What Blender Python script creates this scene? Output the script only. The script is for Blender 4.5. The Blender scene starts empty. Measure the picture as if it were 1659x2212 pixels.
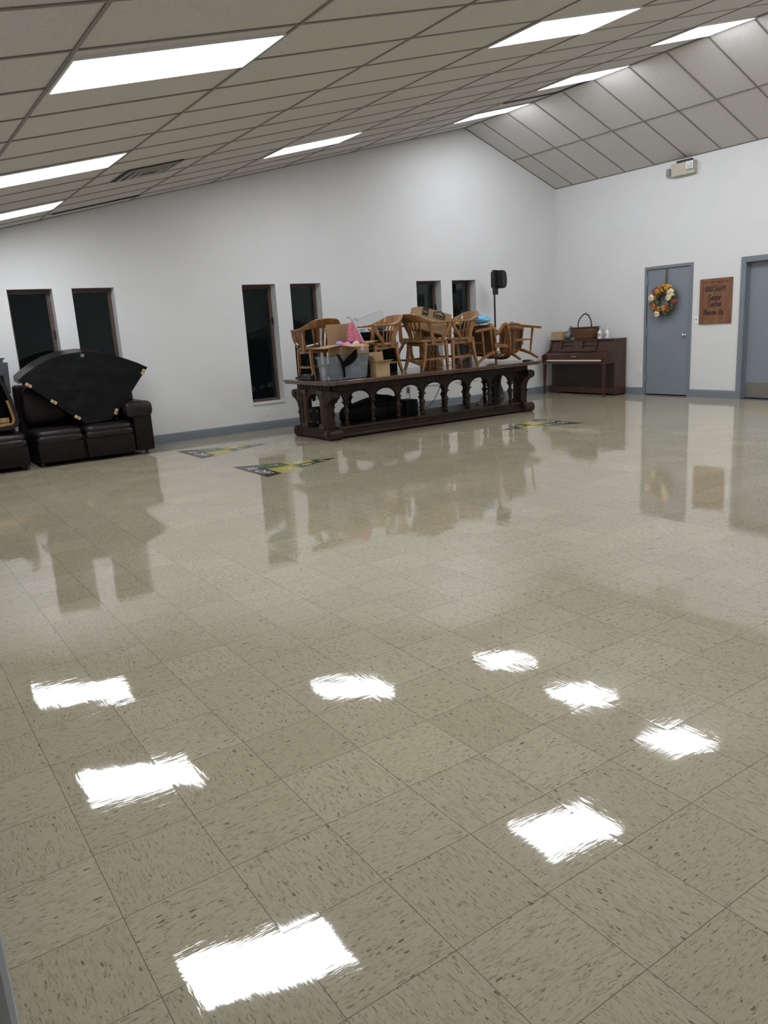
import bpy, bmesh, math, random
from mathutils import Vector, Matrix

# ------------------------------------------------------------------ camera, world, exposure
S = bpy.context.scene
COL = S.collection
PI = math.pi
R90 = PI / 2

def make_camera():
    f, yaw, pitch, roll = 1654.3, 0.5843, -0.2353, -0.0602
    loc = Vector((-0.9288, -1.8177, 1.4414))
    fw = Vector((math.sin(yaw) * math.cos(pitch), math.cos(yaw) * math.cos(pitch), math.sin(pitch)))
    r = Vector((math.cos(yaw), -math.sin(yaw), 0.0))
    u = r.cross(fw)
    c, s = math.cos(roll), math.sin(roll)
    r2 = c * r + s * u
    u2 = -s * r + c * u
    M = Matrix((r2, u2, -fw)).transposed().to_4x4()
    M.translation = loc
    cam = bpy.data.cameras.new('camera')
    cam.sensor_fit = 'VERTICAL'
    cam.sensor_height = 36.0
    cam.lens = f / 2212.0 * 36.0
    cam.clip_start = 0.02
    o = bpy.data.objects.new('camera', cam)
    COL.objects.link(o)
    o.matrix_world = M
    S.camera = o
make_camera()

W = bpy.data.worlds.new('night')
S.world = W
W.use_nodes = True
W.node_tree.nodes['Background'].inputs[0].default_value = (0.30, 0.38, 0.42, 1)
W.node_tree.nodes['Background'].inputs[1].default_value = 0.012

S.view_settings.view_transform = 'Standard'
S.view_settings.look = 'None'
S.view_settings.exposure = 0.0
S.view_settings.gamma = 1.0
S.view_settings.use_curve_mapping = False
LAMP_POWER = 19.0
LAMP_COLOR = (0.93, 0.955, 1.0)
try:
    S.cycles.max_bounces = 8
    S.cycles.diffuse_bounces = 5
    S.cycles.glossy_bounces = 4
    S.cycles.transparent_max_bounces = 8
    S.cycles.caustics_reflective = False
    S.cycles.caustics_refractive = False
    S.cycles.sample_clamp_indirect = 6.0
except Exception:
    pass

# ------------------------------------------------------------------ room measures (metres)
YW, XW, XL, YF = 9.216, 10.742, -0.938, -4.0      # back wall, right wall, left wall, front wall
XP, ZP, SL, SR = 8.501, 4.722, 0.2353, 0.3987     # ridge and the two ceiling slopes
def ceil_z(x):
    return ZP + SL * (x - XP) if x <= XP else ZP - SR * (x - XP)

# ------------------------------------------------------------------ mesh helpers
def new():
    return bmesh.new()

def link(name, bm, mat, parent=None, smooth=False, auto=None):
    bmesh.ops.recalc_face_normals(bm, faces=bm.faces[:])
    me = bpy.data.meshes.new(name)
    bm.to_mesh(me)
    bm.free()
    if isinstance(mat, (list, tuple)):
        for m in mat:
            me.materials.append(m)
    else:
        me.materials.append(mat)
    if smooth or auto:
        for p in me.polygons:
            p.use_smooth = True
        if auto:
            me.set_sharp_from_angle(angle=math.radians(auto))
    o = bpy.data.objects.new(name, me)
    COL.objects.link(o)
    if parent is not None:
        o.parent = parent
    return o

def tag(o, label=None, cat=None, group=None, kind=None):
    if label: o['label'] = label
    if cat: o['category'] = cat
    if group: o['group'] = group
    if kind: o['kind'] = kind
    return o

def thing(name, label, cat, loc=(0, 0, 0), rz=0.0, group=None, mat=None):
    o = bpy.data.objects.new(name, None)
    o.empty_display_size = 0.1
    COL.objects.link(o)
    if mat is not None:
        o.matrix_world = mat
    else:
        o.location = loc
        o.rotation_euler = (0, 0, rz)
    return tag(o, label, cat, group)

def dup(root, loc=None, rz=0.0, label=None, group=None, mat=None):
    r = root.copy()
    COL.objects.link(r)
    if mat is not None:
        r.matrix_world = mat
    else:
        r.location = loc
        r.rotation_euler = (0, 0, rz)
    if label: r['label'] = label
    if group: r['group'] = group
    for ch in list(root.children):
        c = ch.copy()
        COL.objects.link(c)
        c.parent = r
        for g in list(ch.children):
            d = g.copy()
            COL.objects.link(d)
            d.parent = c
    return r

def T(x=0, y=0, z=0):
    return Matrix.Translation((x, y, z))
def RX(a): return Matrix.Rotation(a, 4, 'X')
def RY(a): return Matrix.Rotation(a, 4, 'Y')
def RZ(a): return Matrix.Rotation(a, 4, 'Z')

def box(bm, x0, x1, y0, y1, z0, z1, M=None, bev=0.0, seg=2, mi=0):
    v = [bm.verts.new(p) for p in ((x0, y0, z0), (x1, y0, z0), (x1, y1, z0), (x0, y1, z0),
                                   (x0, y0, z1), (x1, y0, z1), (x1, y1, z1), (x0, y1, z1))]
    fs = [bm.faces.new([v[i] for i in q]) for q in
          ((3, 2, 1, 0), (4, 5, 6, 7), (0, 1, 5, 4), (1, 2, 6, 5), (2, 3, 7, 6), (3, 0, 4, 7))]
    for f in fs: f.material_index = mi
    vs = v
    if bev > 0:
        es = set(e for f in fs for e in f.edges)
        res = bmesh.ops.bevel(bm, geom=list(es), offset=bev, segments=seg, affect='EDGES', profile=0.5)
        vs = list(set(x for f in res['faces'] for x in f.verts) | set(x for x in v if x.is_valid))
        for f in res['faces']: f.material_index = mi
    if M is not None:
        for x in vs: x.co = M @ x.co
    return vs

def loft(bm, rings, closed_ring=True, caps=True, loop=False, mi=0):
    rv = [[bm.verts.new(p) for p in r] for r in rings]
    n = len(rv[0])
    m = len(rv)
    for i in range(m if loop else m - 1):
        a, b = rv[i], rv[(i + 1) % m]
        for j in range(n if closed_ring else n - 1):
            k = (j + 1) % n
            f = bm.faces.new((a[j], a[k], b[k], b[j]))
            f.material_index = mi
    if caps and not loop and closed_ring:
        bm.faces.new(rv[0][::-1]).material_index = mi
        bm.faces.new(rv[-1]).material_index = mi
    return rv

def frames(pts):
    pts = [Vector(p) for p in pts]
    tang = []
    for i in range(len(pts)):
        a = pts[max(0, i - 1)]
        b = pts[min(len(pts) - 1, i + 1)]
        t = (b - a)
        tang.append(t.normalized() if t.length > 1e-9 else Vector((0, 0, 1)))
    up = Vector((0, 0, 1)) if abs(tang[0].z) < 0.9 else Vector((0, 1, 0))
    n = (up - tang[0] * up.dot(tang[0])).normalized()
    out = []
    for i, t in enumerate(tang):
        n = (n - t * n.dot(t))
        n = n.normalized() if n.length > 1e-6 else t.orthogonal().normalized()
        out.append((pts[i], t, n, t.cross(n)))
    return out

def tube(bm, pts, r, n=8, M=None, loop=False, mi=0):
    fr = frames(pts)
    rings = []
    for i, (p, t, a, b) in enumerate(fr):
        rr = r[i] if isinstance(r, (list, tuple)) else r
        ring = [p + (a * math.cos(2 * PI * k / n) + b * math.sin(2 * PI * k / n)) * rr for k in range(n)]
        rings.append([M @ q for q in ring] if M is not None else ring)
    loft(bm, rings, loop=loop, mi=mi)

def bar(bm, p0, p1, w0, w1=None, M=None, d0=None, d1=None, side=None):
    """tapered rectangular bar from p0 to p1: w = width along side, d = depth"""
    p0, p1 = Vector(p0), Vector(p1)
    w1 = w0 if w1 is None else w1
    d0 = w0 if d0 is None else d0
    d1 = w1 if d1 is None else d1
    t = (p1 - p0).normalized()
    s = Vector(side) if side is not None else (Vector((1, 0, 0)) if abs(t.x) < 0.9 else Vector((0, 1, 0)))
    s = (s - t * s.dot(t)).normalized()
    q = t.cross(s)
    rings = []
    for p, w, d in ((p0, w0, d0), (p1, w1, d1)):
        ring = [p + s * (a * w / 2) + q * (b * d / 2) for a, b in ((-1, -1), (1, -1), (1, 1), (-1, 1))]
        rings.append([M @ x for x in ring] if M is not None else ring)
    loft(bm, rings)

def ribbon(bm, pts, w, d, side, M=None):
    """rectangular section swept along pts; side = direction of width (constant)"""
    fr = frames(pts)
    rings = []
    for i, (p, t, a, b) in enumerate(fr):
        ww = w[i] if isinstance(w, (list, tuple)) else w
        dd = d[i] if isinstance(d, (list, tuple)) else d
        s = Vector(side)
        s = (s - t * s.dot(t)).normalized()
        q = t.cross(s)
        ring = [p + s * (e * ww / 2) + q * (g * dd / 2) for e, g in ((-1, -1), (1, -1), (1, 1), (-1, 1))]
        rings.append([M @ x for x in ring] if M is not None else ring)
    loft(bm, rings)

def lathe(bm, prof, n=16, M=None, cap=True, mi=0):
    rings = []
    for r, z in prof:
        ring = [Vector((r * math.cos(2 * PI * k / n), r * math.sin(2 * PI * k / n), z)) for k in range(n)]
        rings.append([M @ q for q in ring] if M is not None else ring)
    loft(bm, rings, caps=cap, mi=mi)

def prism(bm, poly, a0, a1, axis='y', M=None, mi=0):
    """extrude 2D polygon. axis y: (u,v)->(u,a,v); x: (a,u,v); z: (u,v,a)"""
    def P(u, v, a):
        q = {'y': (u, a, v), 'x': (a, u, v), 'z': (u, v, a)}[axis]
        q = Vector(q)
        return M @ q if M is not None else q
    A = [bm.verts.new(P(u, v, a0)) for u, v in poly]
    B = [bm.verts.new(P(u, v, a1)) for u, v in poly]
    n = len(poly)
    fs = [bm.faces.new(A), bm.faces.new(B[::-1])]
    for i in range(n):
        j = (i + 1) % n
        fs.append(bm.faces.new((A[i], B[i], B[j], A[j])))
    for f in fs: f.material_index = mi
    return fs

def blob(bm, c, rx, ry, rz, seed=0, amt=0.12, M=None, sub=2, mi=0):
    rnd = random.Random(seed)
    res = bmesh.ops.create_icosphere(bm, subdivisions=sub, radius=1.0)
    for v in res['verts']:
        k = 1 + rnd.uniform(-amt, amt)
        v.co = Vector((c[0] + v.co.x * rx * k, c[1] + v.co.y * ry * k, c[2] + v.co.z * rz * k))
        if M is not None: v.co = M @ v.co
    for v in res['verts']:
        for f in v.link_faces: f.material_index = mi

def pillow(bm, x0, x1, y0, y1, z0, z1, puff=0.5, n=10, M=None, seed=1, wr=0.0):
    """soft cushion: superellipsoid box"""
    rnd = random.Random(seed)
    cx, cy, cz = (x0 + x1) / 2, (y0 + y1) / 2, (z0 + z1) / 2
    hx, hy, hz = (x1 - x0) / 2, (y1 - y0) / 2, (z1 - z0) / 2
    e = 0.28
    def sg(v, p): return math.copysign(abs(v) ** p, v)
    rings = []
    ph = rnd.uniform(0, 6)
    for i in range(1, n):
        th = -PI / 2 + PI * i / n
        ring = []
        for k in range(4 * n):
            a = 2 * PI * k / (4 * n)
            x = sg(math.cos(th), e * 1.6) * sg(math.cos(a), e)
            y = sg(math.cos(th), e * 1.6) * sg(math.sin(a), e)
            z = sg(math.sin(th), e * 2.2)
            w = wr * math.sin(9 * x + 5 * z + ph) * math.cos(7 * y + ph * 2 + 4 * x)
            q = Vector((cx + hx * x, cy + hy * y + w, cz + hz * z + w))
            ring.append(M @ q if M is not None else q)
        rings.append(ring)
    loft(bm, rings)

# ------------------------------------------------------------------ materials
def mat(name, color, rough=0.5, var=0.08, scale=8.0, bump=0.0, bscale=60.0, metal=0.0, spec=0.5,
        stretch=(1, 1, 1), color2=None, trans=0.0, coat=0.0, alpha=1.0, dist=0.002):
    m = bpy.data.materials.new(name)
    m.use_nodes = True
    nt = m.node_tree
    N, L = nt.nodes, nt.links
    b = N['Principled BSDF']
    b.inputs['Roughness'].default_value = rough
    b.inputs['Metallic'].default_value = metal
    b.inputs['Specular IOR Level'].default_value = spec
    b.inputs['Transmission Weight'].default_value = trans
    b.inputs['Coat Weight'].default_value = coat
    b.inputs['Alpha'].default_value = alpha
    tc = N.new('ShaderNodeTexCoord')
    mp = N.new('ShaderNodeMapping')
    mp.inputs['Scale'].default_value = stretch
    L.new(tc.outputs['Object'], mp.inputs['Vector'])
    nz = N.new('ShaderNodeTexNoise')
    nz.inputs['Scale'].default_value = scale
    nz.inputs['Detail'].default_value = 5
    L.new(mp.outputs[0], nz.inputs['Vector'])
    cr = N.new('ShaderNodeValToRGB')
    cr.color_ramp.elements[0].position = 0.3
    cr.color_ramp.elements[1].position = 0.72
    c2 = color2 or tuple(min(1, c * (1 + var)) for c in color)
    c1 = tuple(c * (1 - var) for c in color)
    cr.color_ramp.elements[0].color = (*c1, 1)
    cr.color_ramp.elements[1].color = (*c2, 1)
    L.new(nz.outputs['Fac'], cr.inputs[0])
    L.new(cr.outputs[0], b.inputs['Base Color'])
    if bump > 0:
        n2 = N.new('ShaderNodeTexNoise')
        n2.inputs['Scale'].default_value = bscale
        n2.inputs['Detail'].default_value = 4
        L.new(mp.outputs[0], n2.inputs['Vector'])
        bp = N.new('ShaderNodeBump')
        bp.inputs['Strength'].default_value = bump
        bp.inputs['Distance'].default_value = dist
        L.new(n2.outputs['Fac'], bp.inputs['Height'])
        L.new(bp.outputs[0], b.inputs['Normal'])
    return m

def emit(name, color, power):
    m = bpy.data.materials.new(name)
    m.use_nodes = True
    nt = m.node_tree
    b = nt.nodes['Principled BSDF']
    b.inputs['Base Color'].default_value = (0.8, 0.8, 0.8, 1)
    b.inputs['Roughness'].default_value = 0.4
    b.inputs['Emission Color'].default_value = (*color, 1)
    b.inputs['Emission Strength'].default_value = power
    return m

def floor_material():
    m = bpy.data.materials.new('vinyl_composition_tile')
    m.use_nodes = True
    nt = m.node_tree
    N, L = nt.nodes, nt.links
    b = N['Principled BSDF']
    def math_(op, a, c=None, v=None):
        n = N.new('ShaderNodeMath')
        n.operation = op
        for i, q in enumerate((a, c)):
            if q is None: continue
            if isinstance(q, (int, float)): n.inputs[i].default_value = q
            else: L.new(q, n.inputs[i])
        return n.outputs[0]
    tc = N.new('ShaderNodeTexCoord')
    sp = N.new('ShaderNodeSeparateXYZ')
    L.new(tc.outputs['Object'], sp.inputs[0])
    tx = math_('MULTIPLY', sp.outputs[0], 1 / 0.3048)
    ty = math_('MULTIPLY', sp.outputs[1], 1 / 0.3048)
    ix, iy = math_('FLOOR', tx), math_('FLOOR', ty)
    fx, fy = math_('FRACT', tx), math_('FRACT', ty)
    par = math_('FLOORED_MODULO', math_('ADD', math_('ADD', ix, iy), 1.0), 2.0)
    cell = N.new('ShaderNodeCombineXYZ')
    L.new(ix, cell.inputs[0]); L.new(iy, cell.inputs[1])
    wn = N.new('ShaderNodeTexWhiteNoise')
    wn.noise_dimensions = '2D'
    L.new(cell.outputs[0], wn.inputs['Vector'])
    def mixf(a, c):
        n = N.new('ShaderNodeMix')
        L.new(par, n.inputs[0]); L.new(a, n.inputs[2]); L.new(c, n.inputs[3])
        return n.outputs[0]
    u, v = mixf(sp.outputs[0], sp.outputs[1]), mixf(sp.outputs[1], sp.outputs[0])
    off = math_('MULTIPLY', wn.outputs['Value'], 40.0)
    def vec(su, sv):
        c = N.new('ShaderNodeCombineXYZ')
        L.new(math_('MULTIPLY', u, su), c.inputs[0])
        L.new(math_('MULTIPLY', v, sv), c.inputs[1])
        L.new(off, c.inputs[2])
        return c.outputs[0]
    def noise(vecout, scale, detail=3, rough=0.55, dist=0.0):
        n = N.new('ShaderNodeTexNoise')
        n.inputs['Scale'].default_value = scale
        n.inputs['Detail'].default_value = detail
        n.inputs['Roughness'].default_value = rough
        n.inputs['Distortion'].default_value = dist
        L.new(vecout, n.inputs['Vector'])
        return n.outputs['Fac']
    def ramp(fac, p0, p1, c0=(0, 0, 0, 1), c1=(1, 1, 1, 1)):
        r = N.new('ShaderNodeValToRGB')
        r.color_ramp.elements[0].position = p0
        r.color_ramp.elements[1].position = p1
        r.color_ramp.elements[0].color = c0
        r.color_ramp.elements[1].color = c1
        L.new(fac, r.inputs[0])
        return r.outputs[0]
    def mixc(fac, a, c):
        n = N.new('ShaderNodeMix')
        n.data_type = 'RGBA'
        if isinstance(fac, (int, float)): n.inputs[0].default_value = fac
        else: L.new(fac, n.inputs[0])
        for i, q in ((6, a), (7, c)):
            if isinstance(q, tuple): n.inputs[i].default_value = q
            else: L.new(q, n.inputs[i])
        return n.outputs[2]
    base = ramp(wn.outputs['Value'], 0.0, 1.0, FLOOR_A, FLOOR_B)
    big = noise(tc.outputs['Object'], 0.55, 2)
    base = mixc(ramp(big, 0.40, 0.62), base, mixc(0.5, base, FLOOR_C))
    soft = ramp(noise(vec(28, 125), 1.0, 4, 0.6, 0.6), 0.50, 0.70)
    c = mixc(math_('MULTIPLY', soft, 0.60), base, FLOOR_D)
    mid = ramp(noise(vec(48, 200), 1.0, 3, 0.5, 0.8), 0.585, 0.66)
    c = mixc(math_('MULTIPLY', mid, 0.72), c, FLOOR_E)
    vo = N.new('ShaderNodeTexVoronoi')
    vo.inputs['Scale'].default_value = 1.0
    wob = N.new('ShaderNodeTexNoise')
    wob.inputs['Scale'].default_value = 1.0
    wob.inputs['Detail'].default_value = 3
    L.new(vec(60, 90), wob.inputs['Vector'])
    wv = N.new('ShaderNodeVectorMath'); wv.operation = 'MULTIPLY_ADD'
    L.new(wob.outputs['Color'], wv.inputs[0])
    wv.inputs[1].default_value = (0.55, 0.75, 0.0)
    L.new(vec(27, 84), wv.inputs[2])
    L.new(wv.outputs[0], vo.inputs['Vector'])
    dsep = N.new('ShaderNodeSeparateColor')
    L.new(vo.outputs['Color'], dsep.inputs[0])
    fl = math_('MULTIPLY', math_('LESS_THAN', vo.outputs['Distance'], math_('MULTIPLY', dsep.outputs[1], 0.29)),
               math_('GREATER_THAN', dsep.outputs[0], 0.71))
    c = mixc(math_('MULTIPLY', fl, 0.68), c, FLOOR_F)
    # seams
    ex = math_('MINIMUM', fx, math_('SUBTRACT', 1.0, fx))
    ey = math_('MINIMUM', fy, math_('SUBTRACT', 1.0, fy))
    e = math_('MINIMUM', ex, ey)
    seam = math_('LESS_THAN', e, 0.0032)
    c = mixc(math_('MULTIPLY', seam, 0.8), c, (0.055, 0.045, 0.038, 1))
    L.new(c, b.inputs['Base Color'])
    b.inputs['Roughness'].default_value = 0.6
    b.inputs['Specular IOR Level'].default_value = 0.0
    b.inputs['Coat Weight'].default_value = 1.0
    b.inputs['Coat IOR'].default_value = 1.85
    rr = ramp(noise(tc.outputs['Object'], 1.3, 3), 0.3, 0.75, (0.02, 0.02, 0.02, 1), (0.05, 0.05, 0.05, 1))
    L.new(rr, b.inputs['Coat Roughness'])
    # wax ripples: slow waves, a slight per-tile tilt and fine orange peel
    h1 = noise(tc.outputs['Object'], 3.2, 2)
    h2 = noise(vec(8, 40), 1.0, 3)
    edge = ramp(e, 0.0, 0.03)
    h = math_('ADD', math_('MULTIPLY', h1, 1.0), math_('ADD', math_('MULTIPLY', h2, 0.14), math_('MULTIPLY', noise(vec(30, 170), 1.0, 2), 0.024)))
    h = math_('ADD', h, math_('MULTIPLY', edge, 0.02))
    wc = N.new('ShaderNodeSeparateColor')
    L.new(wn.outputs['Color'], wc.inputs[0])
    h = math_('ADD', h, math_('MULTIPLY', math_('MULTIPLY', math_('SUBTRACT', wc.outputs[0], 0.5), fx), 0.8))
    h = math_('ADD', h, math_('MULTIPLY', math_('MULTIPLY', math_('SUBTRACT', wc.outputs[1], 0.5), fy), 0.8))
    bp = N.new('ShaderNodeBump')
    bp.inputs['Strength'].default_value = 1.0
    bp.inputs['Distance'].default_value = 0.0011
    L.new(h, bp.inputs['Height'])
    L.new(bp.outputs[0], b.inputs['Coat Normal'])
    return m

FLOOR_A = (0.352, 0.318, 0.220, 1)
FLOOR_B = (0.408, 0.374, 0.265, 1)
FLOOR_C = (0.365, 0.325, 0.250, 1)
FLOOR_D = (0.225, 0.185, 0.120, 1)
FLOOR_E = (0.150, 0.120, 0.088, 1)
FLOOR_F = (0.055, 0.040, 0.034, 1)

M_floor = floor_material()
M_wall = mat('painted_block_wall', (0.655, 0.657, 0.662), 0.55, 0.02, 2.0, 0.25, 140, dist=0.002)
M_tile = mat('acoustic_ceiling_tile', (0.605, 0.58, 0.568), 0.9, 0.085, 75, 0.8, 120, spec=0.1, dist=0.005)
M_grid = mat('ceiling_grid_metal', (0.20, 0.185, 0.17), 0.5, 0.05)
M_dark_gap = mat('dark_gap', (0.03, 0.028, 0.026), 0.9)
M_trim = mat('grey_blue_paint', (0.175, 0.200, 0.230), 0.42, 0.04, 3, 0.05, 50)
M_door = mat('door_grey_paint', (0.195, 0.222, 0.262), 0.4, 0.03, 2, 0.06, 60)
M_steel = mat('brushed_steel', (0.34, 0.32, 0.295), 0.38, 0.06, 20, metal=0.8, stretch=(1, 1, 12))
M_chrome = mat('satin_chrome', (0.6, 0.6, 0.6), 0.25, 0.03, metal=1.0)
M_winframe = mat('brown_window_frame', (0.105, 0.068, 0.055), 0.5, 0.25, 20, 0.2, 60)
M_sill = mat('white_sill', (0.62, 0.62, 0.62), 0.5, 0.03)
M_plate = mat('white_plastic_plate', (0.78, 0.78, 0.76), 0.4, 0.02)
M_tanplate = mat('tan_plastic_plate', (0.20, 0.16, 0.11), 0.4, 0.04)
M_lamp = emit('lit_diffuser', LAMP_COLOR, LAMP_POWER)
M_lampframe = mat('white_lamp_frame', (0.7, 0.7, 0.7), 0.4, 0.02)
M_oak = mat('golden_oak', (0.235, 0.108, 0.034), 0.30, 0.32, 7, 0.05, 40, stretch=(3, 3, 0.6), coat=0.25)
M_oak2 = mat('seat_oak', (0.205, 0.098, 0.036), 0.32, 0.3, 7, 0.05, 40, stretch=(3, 0.5, 3), coat=0.25)
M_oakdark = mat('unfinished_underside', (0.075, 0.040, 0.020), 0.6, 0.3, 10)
M_walnut = mat('dark_carved_walnut', (0.026, 0.0145, 0.0095), 0.42, 0.45, 9, 0.35, 70, stretch=(1, 1, 3), dist=0.004, spec=0.25)
M_walcol = mat('worn_walnut_column', (0.055, 0.026, 0.012), 0.36, 0.5, 9, 0.15, 60, stretch=(4, 4, 0.5))
M_waltop = mat('walnut_table_top', (0.075, 0.036, 0.019), 0.22, 0.3, 6, 0.04, 30, stretch=(0.6, 5, 5), coat=0.5)
M_piano = mat('mahogany_piano', (0.056, 0.021, 0.012), 0.32, 0.28, 5, 0.04, 40, stretch=(3, 3, 0.5), coat=0.2)
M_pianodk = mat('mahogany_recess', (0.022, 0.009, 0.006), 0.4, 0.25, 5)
M_ivory = mat('ivory_keys', (0.72, 0.68, 0.58), 0.3, 0.03)
M_black = mat('black_plastic', (0.010, 0.010, 0.011), 0.42, 0.2, 30)
M_blackcl = mat('black_dust_cover', (0.0045, 0.0048, 0.005), 0.7, 0.35, 6, 0.8, 5, dist=0.05, spec=0.12)
M_blacktk = mat('black_case_vinyl', (0.0045, 0.0045, 0.005), 0.6, 0.2, 30, spec=0.12)
M_leather = mat('dark_brown_leather', (0.0105, 0.0062, 0.0065), 0.36, 0.25, 9, 0.6, 11, spec=0.36, dist=0.012)
M_leather2 = mat('brown_leather_panel', (0.0105, 0.0064, 0.0068), 0.5, 0.2, 9, 0.2, 60, spec=0.15)
M_block = mat('raw_wood_block', (0.50, 0.35, 0.19), 0.7, 0.2, 20)
M_rawpine = mat('raw_pine_frame', (0.32, 0.16, 0.05), 0.6, 0.25, 10)
M_bracket = mat('grey_blue_steel', (0.040, 0.046, 0.060), 0.5, 0.15)
M_card = mat('brown_cardboard', (0.33, 0.215, 0.12), 0.8, 0.07, 8, 0.05, 80, spec=0.2)
M_card2 = mat('pale_cardboard', (0.40, 0.28, 0.16), 0.8, 0.07, 8, spec=0.2)
M_ink = mat('black_print', (0.012, 0.010, 0.009), 0.7)
M_lilac = mat('lilac_tape', (0.45, 0.36, 0.55), 0.35, 0.05)
M_tote = mat('translucent_plastic', (0.42, 0.47, 0.53), 0.30, 0.05, alpha=0.17)
M_navy = mat('navy_fabric', (0.022, 0.032, 0.060), 0.7, 0.3, 10)
M_slate = mat('slate_blue_fabric', (0.06, 0.085, 0.125), 0.7, 0.35, 8)
M_strap = mat('black_strap_fabric', (0.003, 0.003, 0.004), 0.9, 0.1, spec=0.1)
M_pink = mat('pink_patterned_film', (0.62, 0.17, 0.26), 0.4, 0.4, 45)
M_blueft = mat('blue_paper', (0.03, 0.10, 0.36), 0.5, 0.1)
M_red = mat('red_toy', (0.65, 0.06, 0.06), 0.4, 0.1)
M_hot = mat('hot_pink_toy', (0.75, 0.14, 0.30), 0.4, 0.2)
M_peach = mat('peach_paper', (0.65, 0.42, 0.34), 0.5, 0.2, 40)
M_purple = mat('purple_toy', (0.38, 0.20, 0.55), 0.4, 0.1)
M_white = mat('white_paper', (0.72, 0.72, 0.70), 0.6, 0.03)
M_film = mat('clear_film', (0.55, 0.60, 0.68), 0.2, 0.1, 20, 0.6, 20, alpha=0.45, dist=0.01)
M_bluebag = mat('blue_plastic_bag', (0.12, 0.40, 0.62), 0.3, 0.2, 14, 0.6, 18, dist=0.01)
M_yellow = mat('yellow_plastic', (0.75, 0.65, 0.12), 0.4, 0.1)
M_greybag = mat('grey_plastic_bag', (0.19, 0.21, 0.24), 0.3, 0.3, 14, 0.7, 25, alpha=0.9, dist=0.01)
M_wicker = mat('brown_wicker', (0.15, 0.070, 0.030), 0.6, 0.4, 40, 0.6, 90, stretch=(1, 1, 3), dist=0.006)
M_wickdk = mat('dark_wicker_rim', (0.040, 0.016, 0.008), 0.55, 0.3, 30, 0.4, 90)
M_bottle = mat('white_bottle_plastic', (0.72, 0.73, 0.75), 0.3, 0.02)
M_sign = mat('sign_cabinet_oak', (0.185, 0.082, 0.042), 0.4, 0.25, 6, 0.05, 40, stretch=(3, 3, 0.5))
M_letter = mat('dark_branded_letter', (0.018, 0.007, 0.005), 0.6)
M_ribbon = mat('brown_ribbon', (0.115, 0.068, 0.048), 0.6)
M_green = mat('dark_green_leaf', (0.025, 0.05, 0.03), 0.6, 0.5, 25)
M_olive = mat('olive_leaf', (0.14, 0.12, 0.02), 0.6, 0.4, 25)
M_orange = mat('orange_leaf', (0.42, 0.14, 0.04), 0.6, 0.4, 25)
M_rust = mat('rust_leaf', (0.30, 0.055, 0.03), 0.6, 0.4, 25)
M_gold = mat('gold_leaf', (0.58, 0.30, 0.04), 0.6, 0.3, 25)
M_cream = mat('cream_petal', (0.72, 0.62, 0.40), 0.6, 0.12, 25)
M_emerg = mat('beige_plastic', (0.46, 0.43, 0.35), 0.45, 0.04)
M_reflector = mat('lamp_reflector', (0.62, 0.62, 0.64), 0.45, 0.1, metal=0.15)
M_greylens = mat('grey_lamp_head', (0.30, 0.29, 0.28), 0.35, 0.1)
M_dkbrown = mat('decal_black_brown', (0.022, 0.014, 0.014), 0.25)
M_dgreen = mat('decal_green', (0.075, 0.105, 0.050), 0.25)
M_dyellow = mat('decal_yellow', (0.36, 0.30, 0.060), 0.25)
M_dwhite = mat('decal_white', (0.68, 0.68, 0.66), 0.25)
M_cord = mat('black_cord', (0.008, 0.008, 0.008), 0.5)
M_casing = mat('doorway_casing_paint', (0.34, 0.355, 0.385), 0.5, 0.03)
M_vent = mat('vent_metal', (0.30, 0.285, 0.26), 0.5, 0.04)

def glass_material():
    m = bpy.data.materials.new('window_glass')
    m.use_nodes = True
    nt = m.node_tree
    N, L = nt.nodes, nt.links
    for n in list(N):
        if n.type != 'OUTPUT_MATERIAL': N.remove(n)
    out = [n for n in N if n.type == 'OUTPUT_MATERIAL'][0]
    tr = N.new('ShaderNodeBsdfTransparent')
    tr.inputs[0].default_value = (0.75, 0.82, 0.80, 1)
    gl = N.new('ShaderNodeBsdfGlossy')
    gl.inputs['Roughness'].default_value = 0.02
    gl.inputs['Color'].default_value = (0.45, 0.5, 0.5, 1)
    fr = N.new('ShaderNodeFresnel')
    fr.inputs['IOR'].default_value = 1.45
    nz = N.new('ShaderNodeTexNoise')
    nz.inputs['Scale'].default_value = 1.2
    bp = N.new('ShaderNodeBump')
    bp.inputs['Strength'].default_value = 0.1
    bp.inputs['Distance'].default_value = 0.01
    L.new(nz.outputs['Fac'], bp.inputs['Height'])
    L.new(bp.outputs[0], gl.inputs['Normal'])
    mx = N.new('ShaderNodeMixShader')
    L.new(fr.outputs[0], mx.inputs[0])
    L.new(tr.outputs[0], mx.inputs[1])
    L.new(gl.outputs[0], mx.inputs[2])
    L.new(mx.outputs[0], out.inputs['Surface'])
    return m
M_glass = glass_material()

# ------------------------------------------------------------------ room shell
def struct(name, bm, m, parent=None, **k):
    o = link(name, bm, m, parent, **k)
    if parent is None: o['kind'] = 'structure'
    return o

bm = new()
box(bm, XL - 0.2, XW + 0.3, YF - 0.2, YW + 0.3, -0.1, 0.0)
struct('floor', bm, M_floor)

WT = 0.27
WINX = [(0.834, 1.381), (1.625, 2.175), (4.064, 4.618), (4.873, 5.419), (7.318, 7.857), (8.109, 8.661)]
WZ0, WZ1 = 0.43, 2.195

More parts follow.
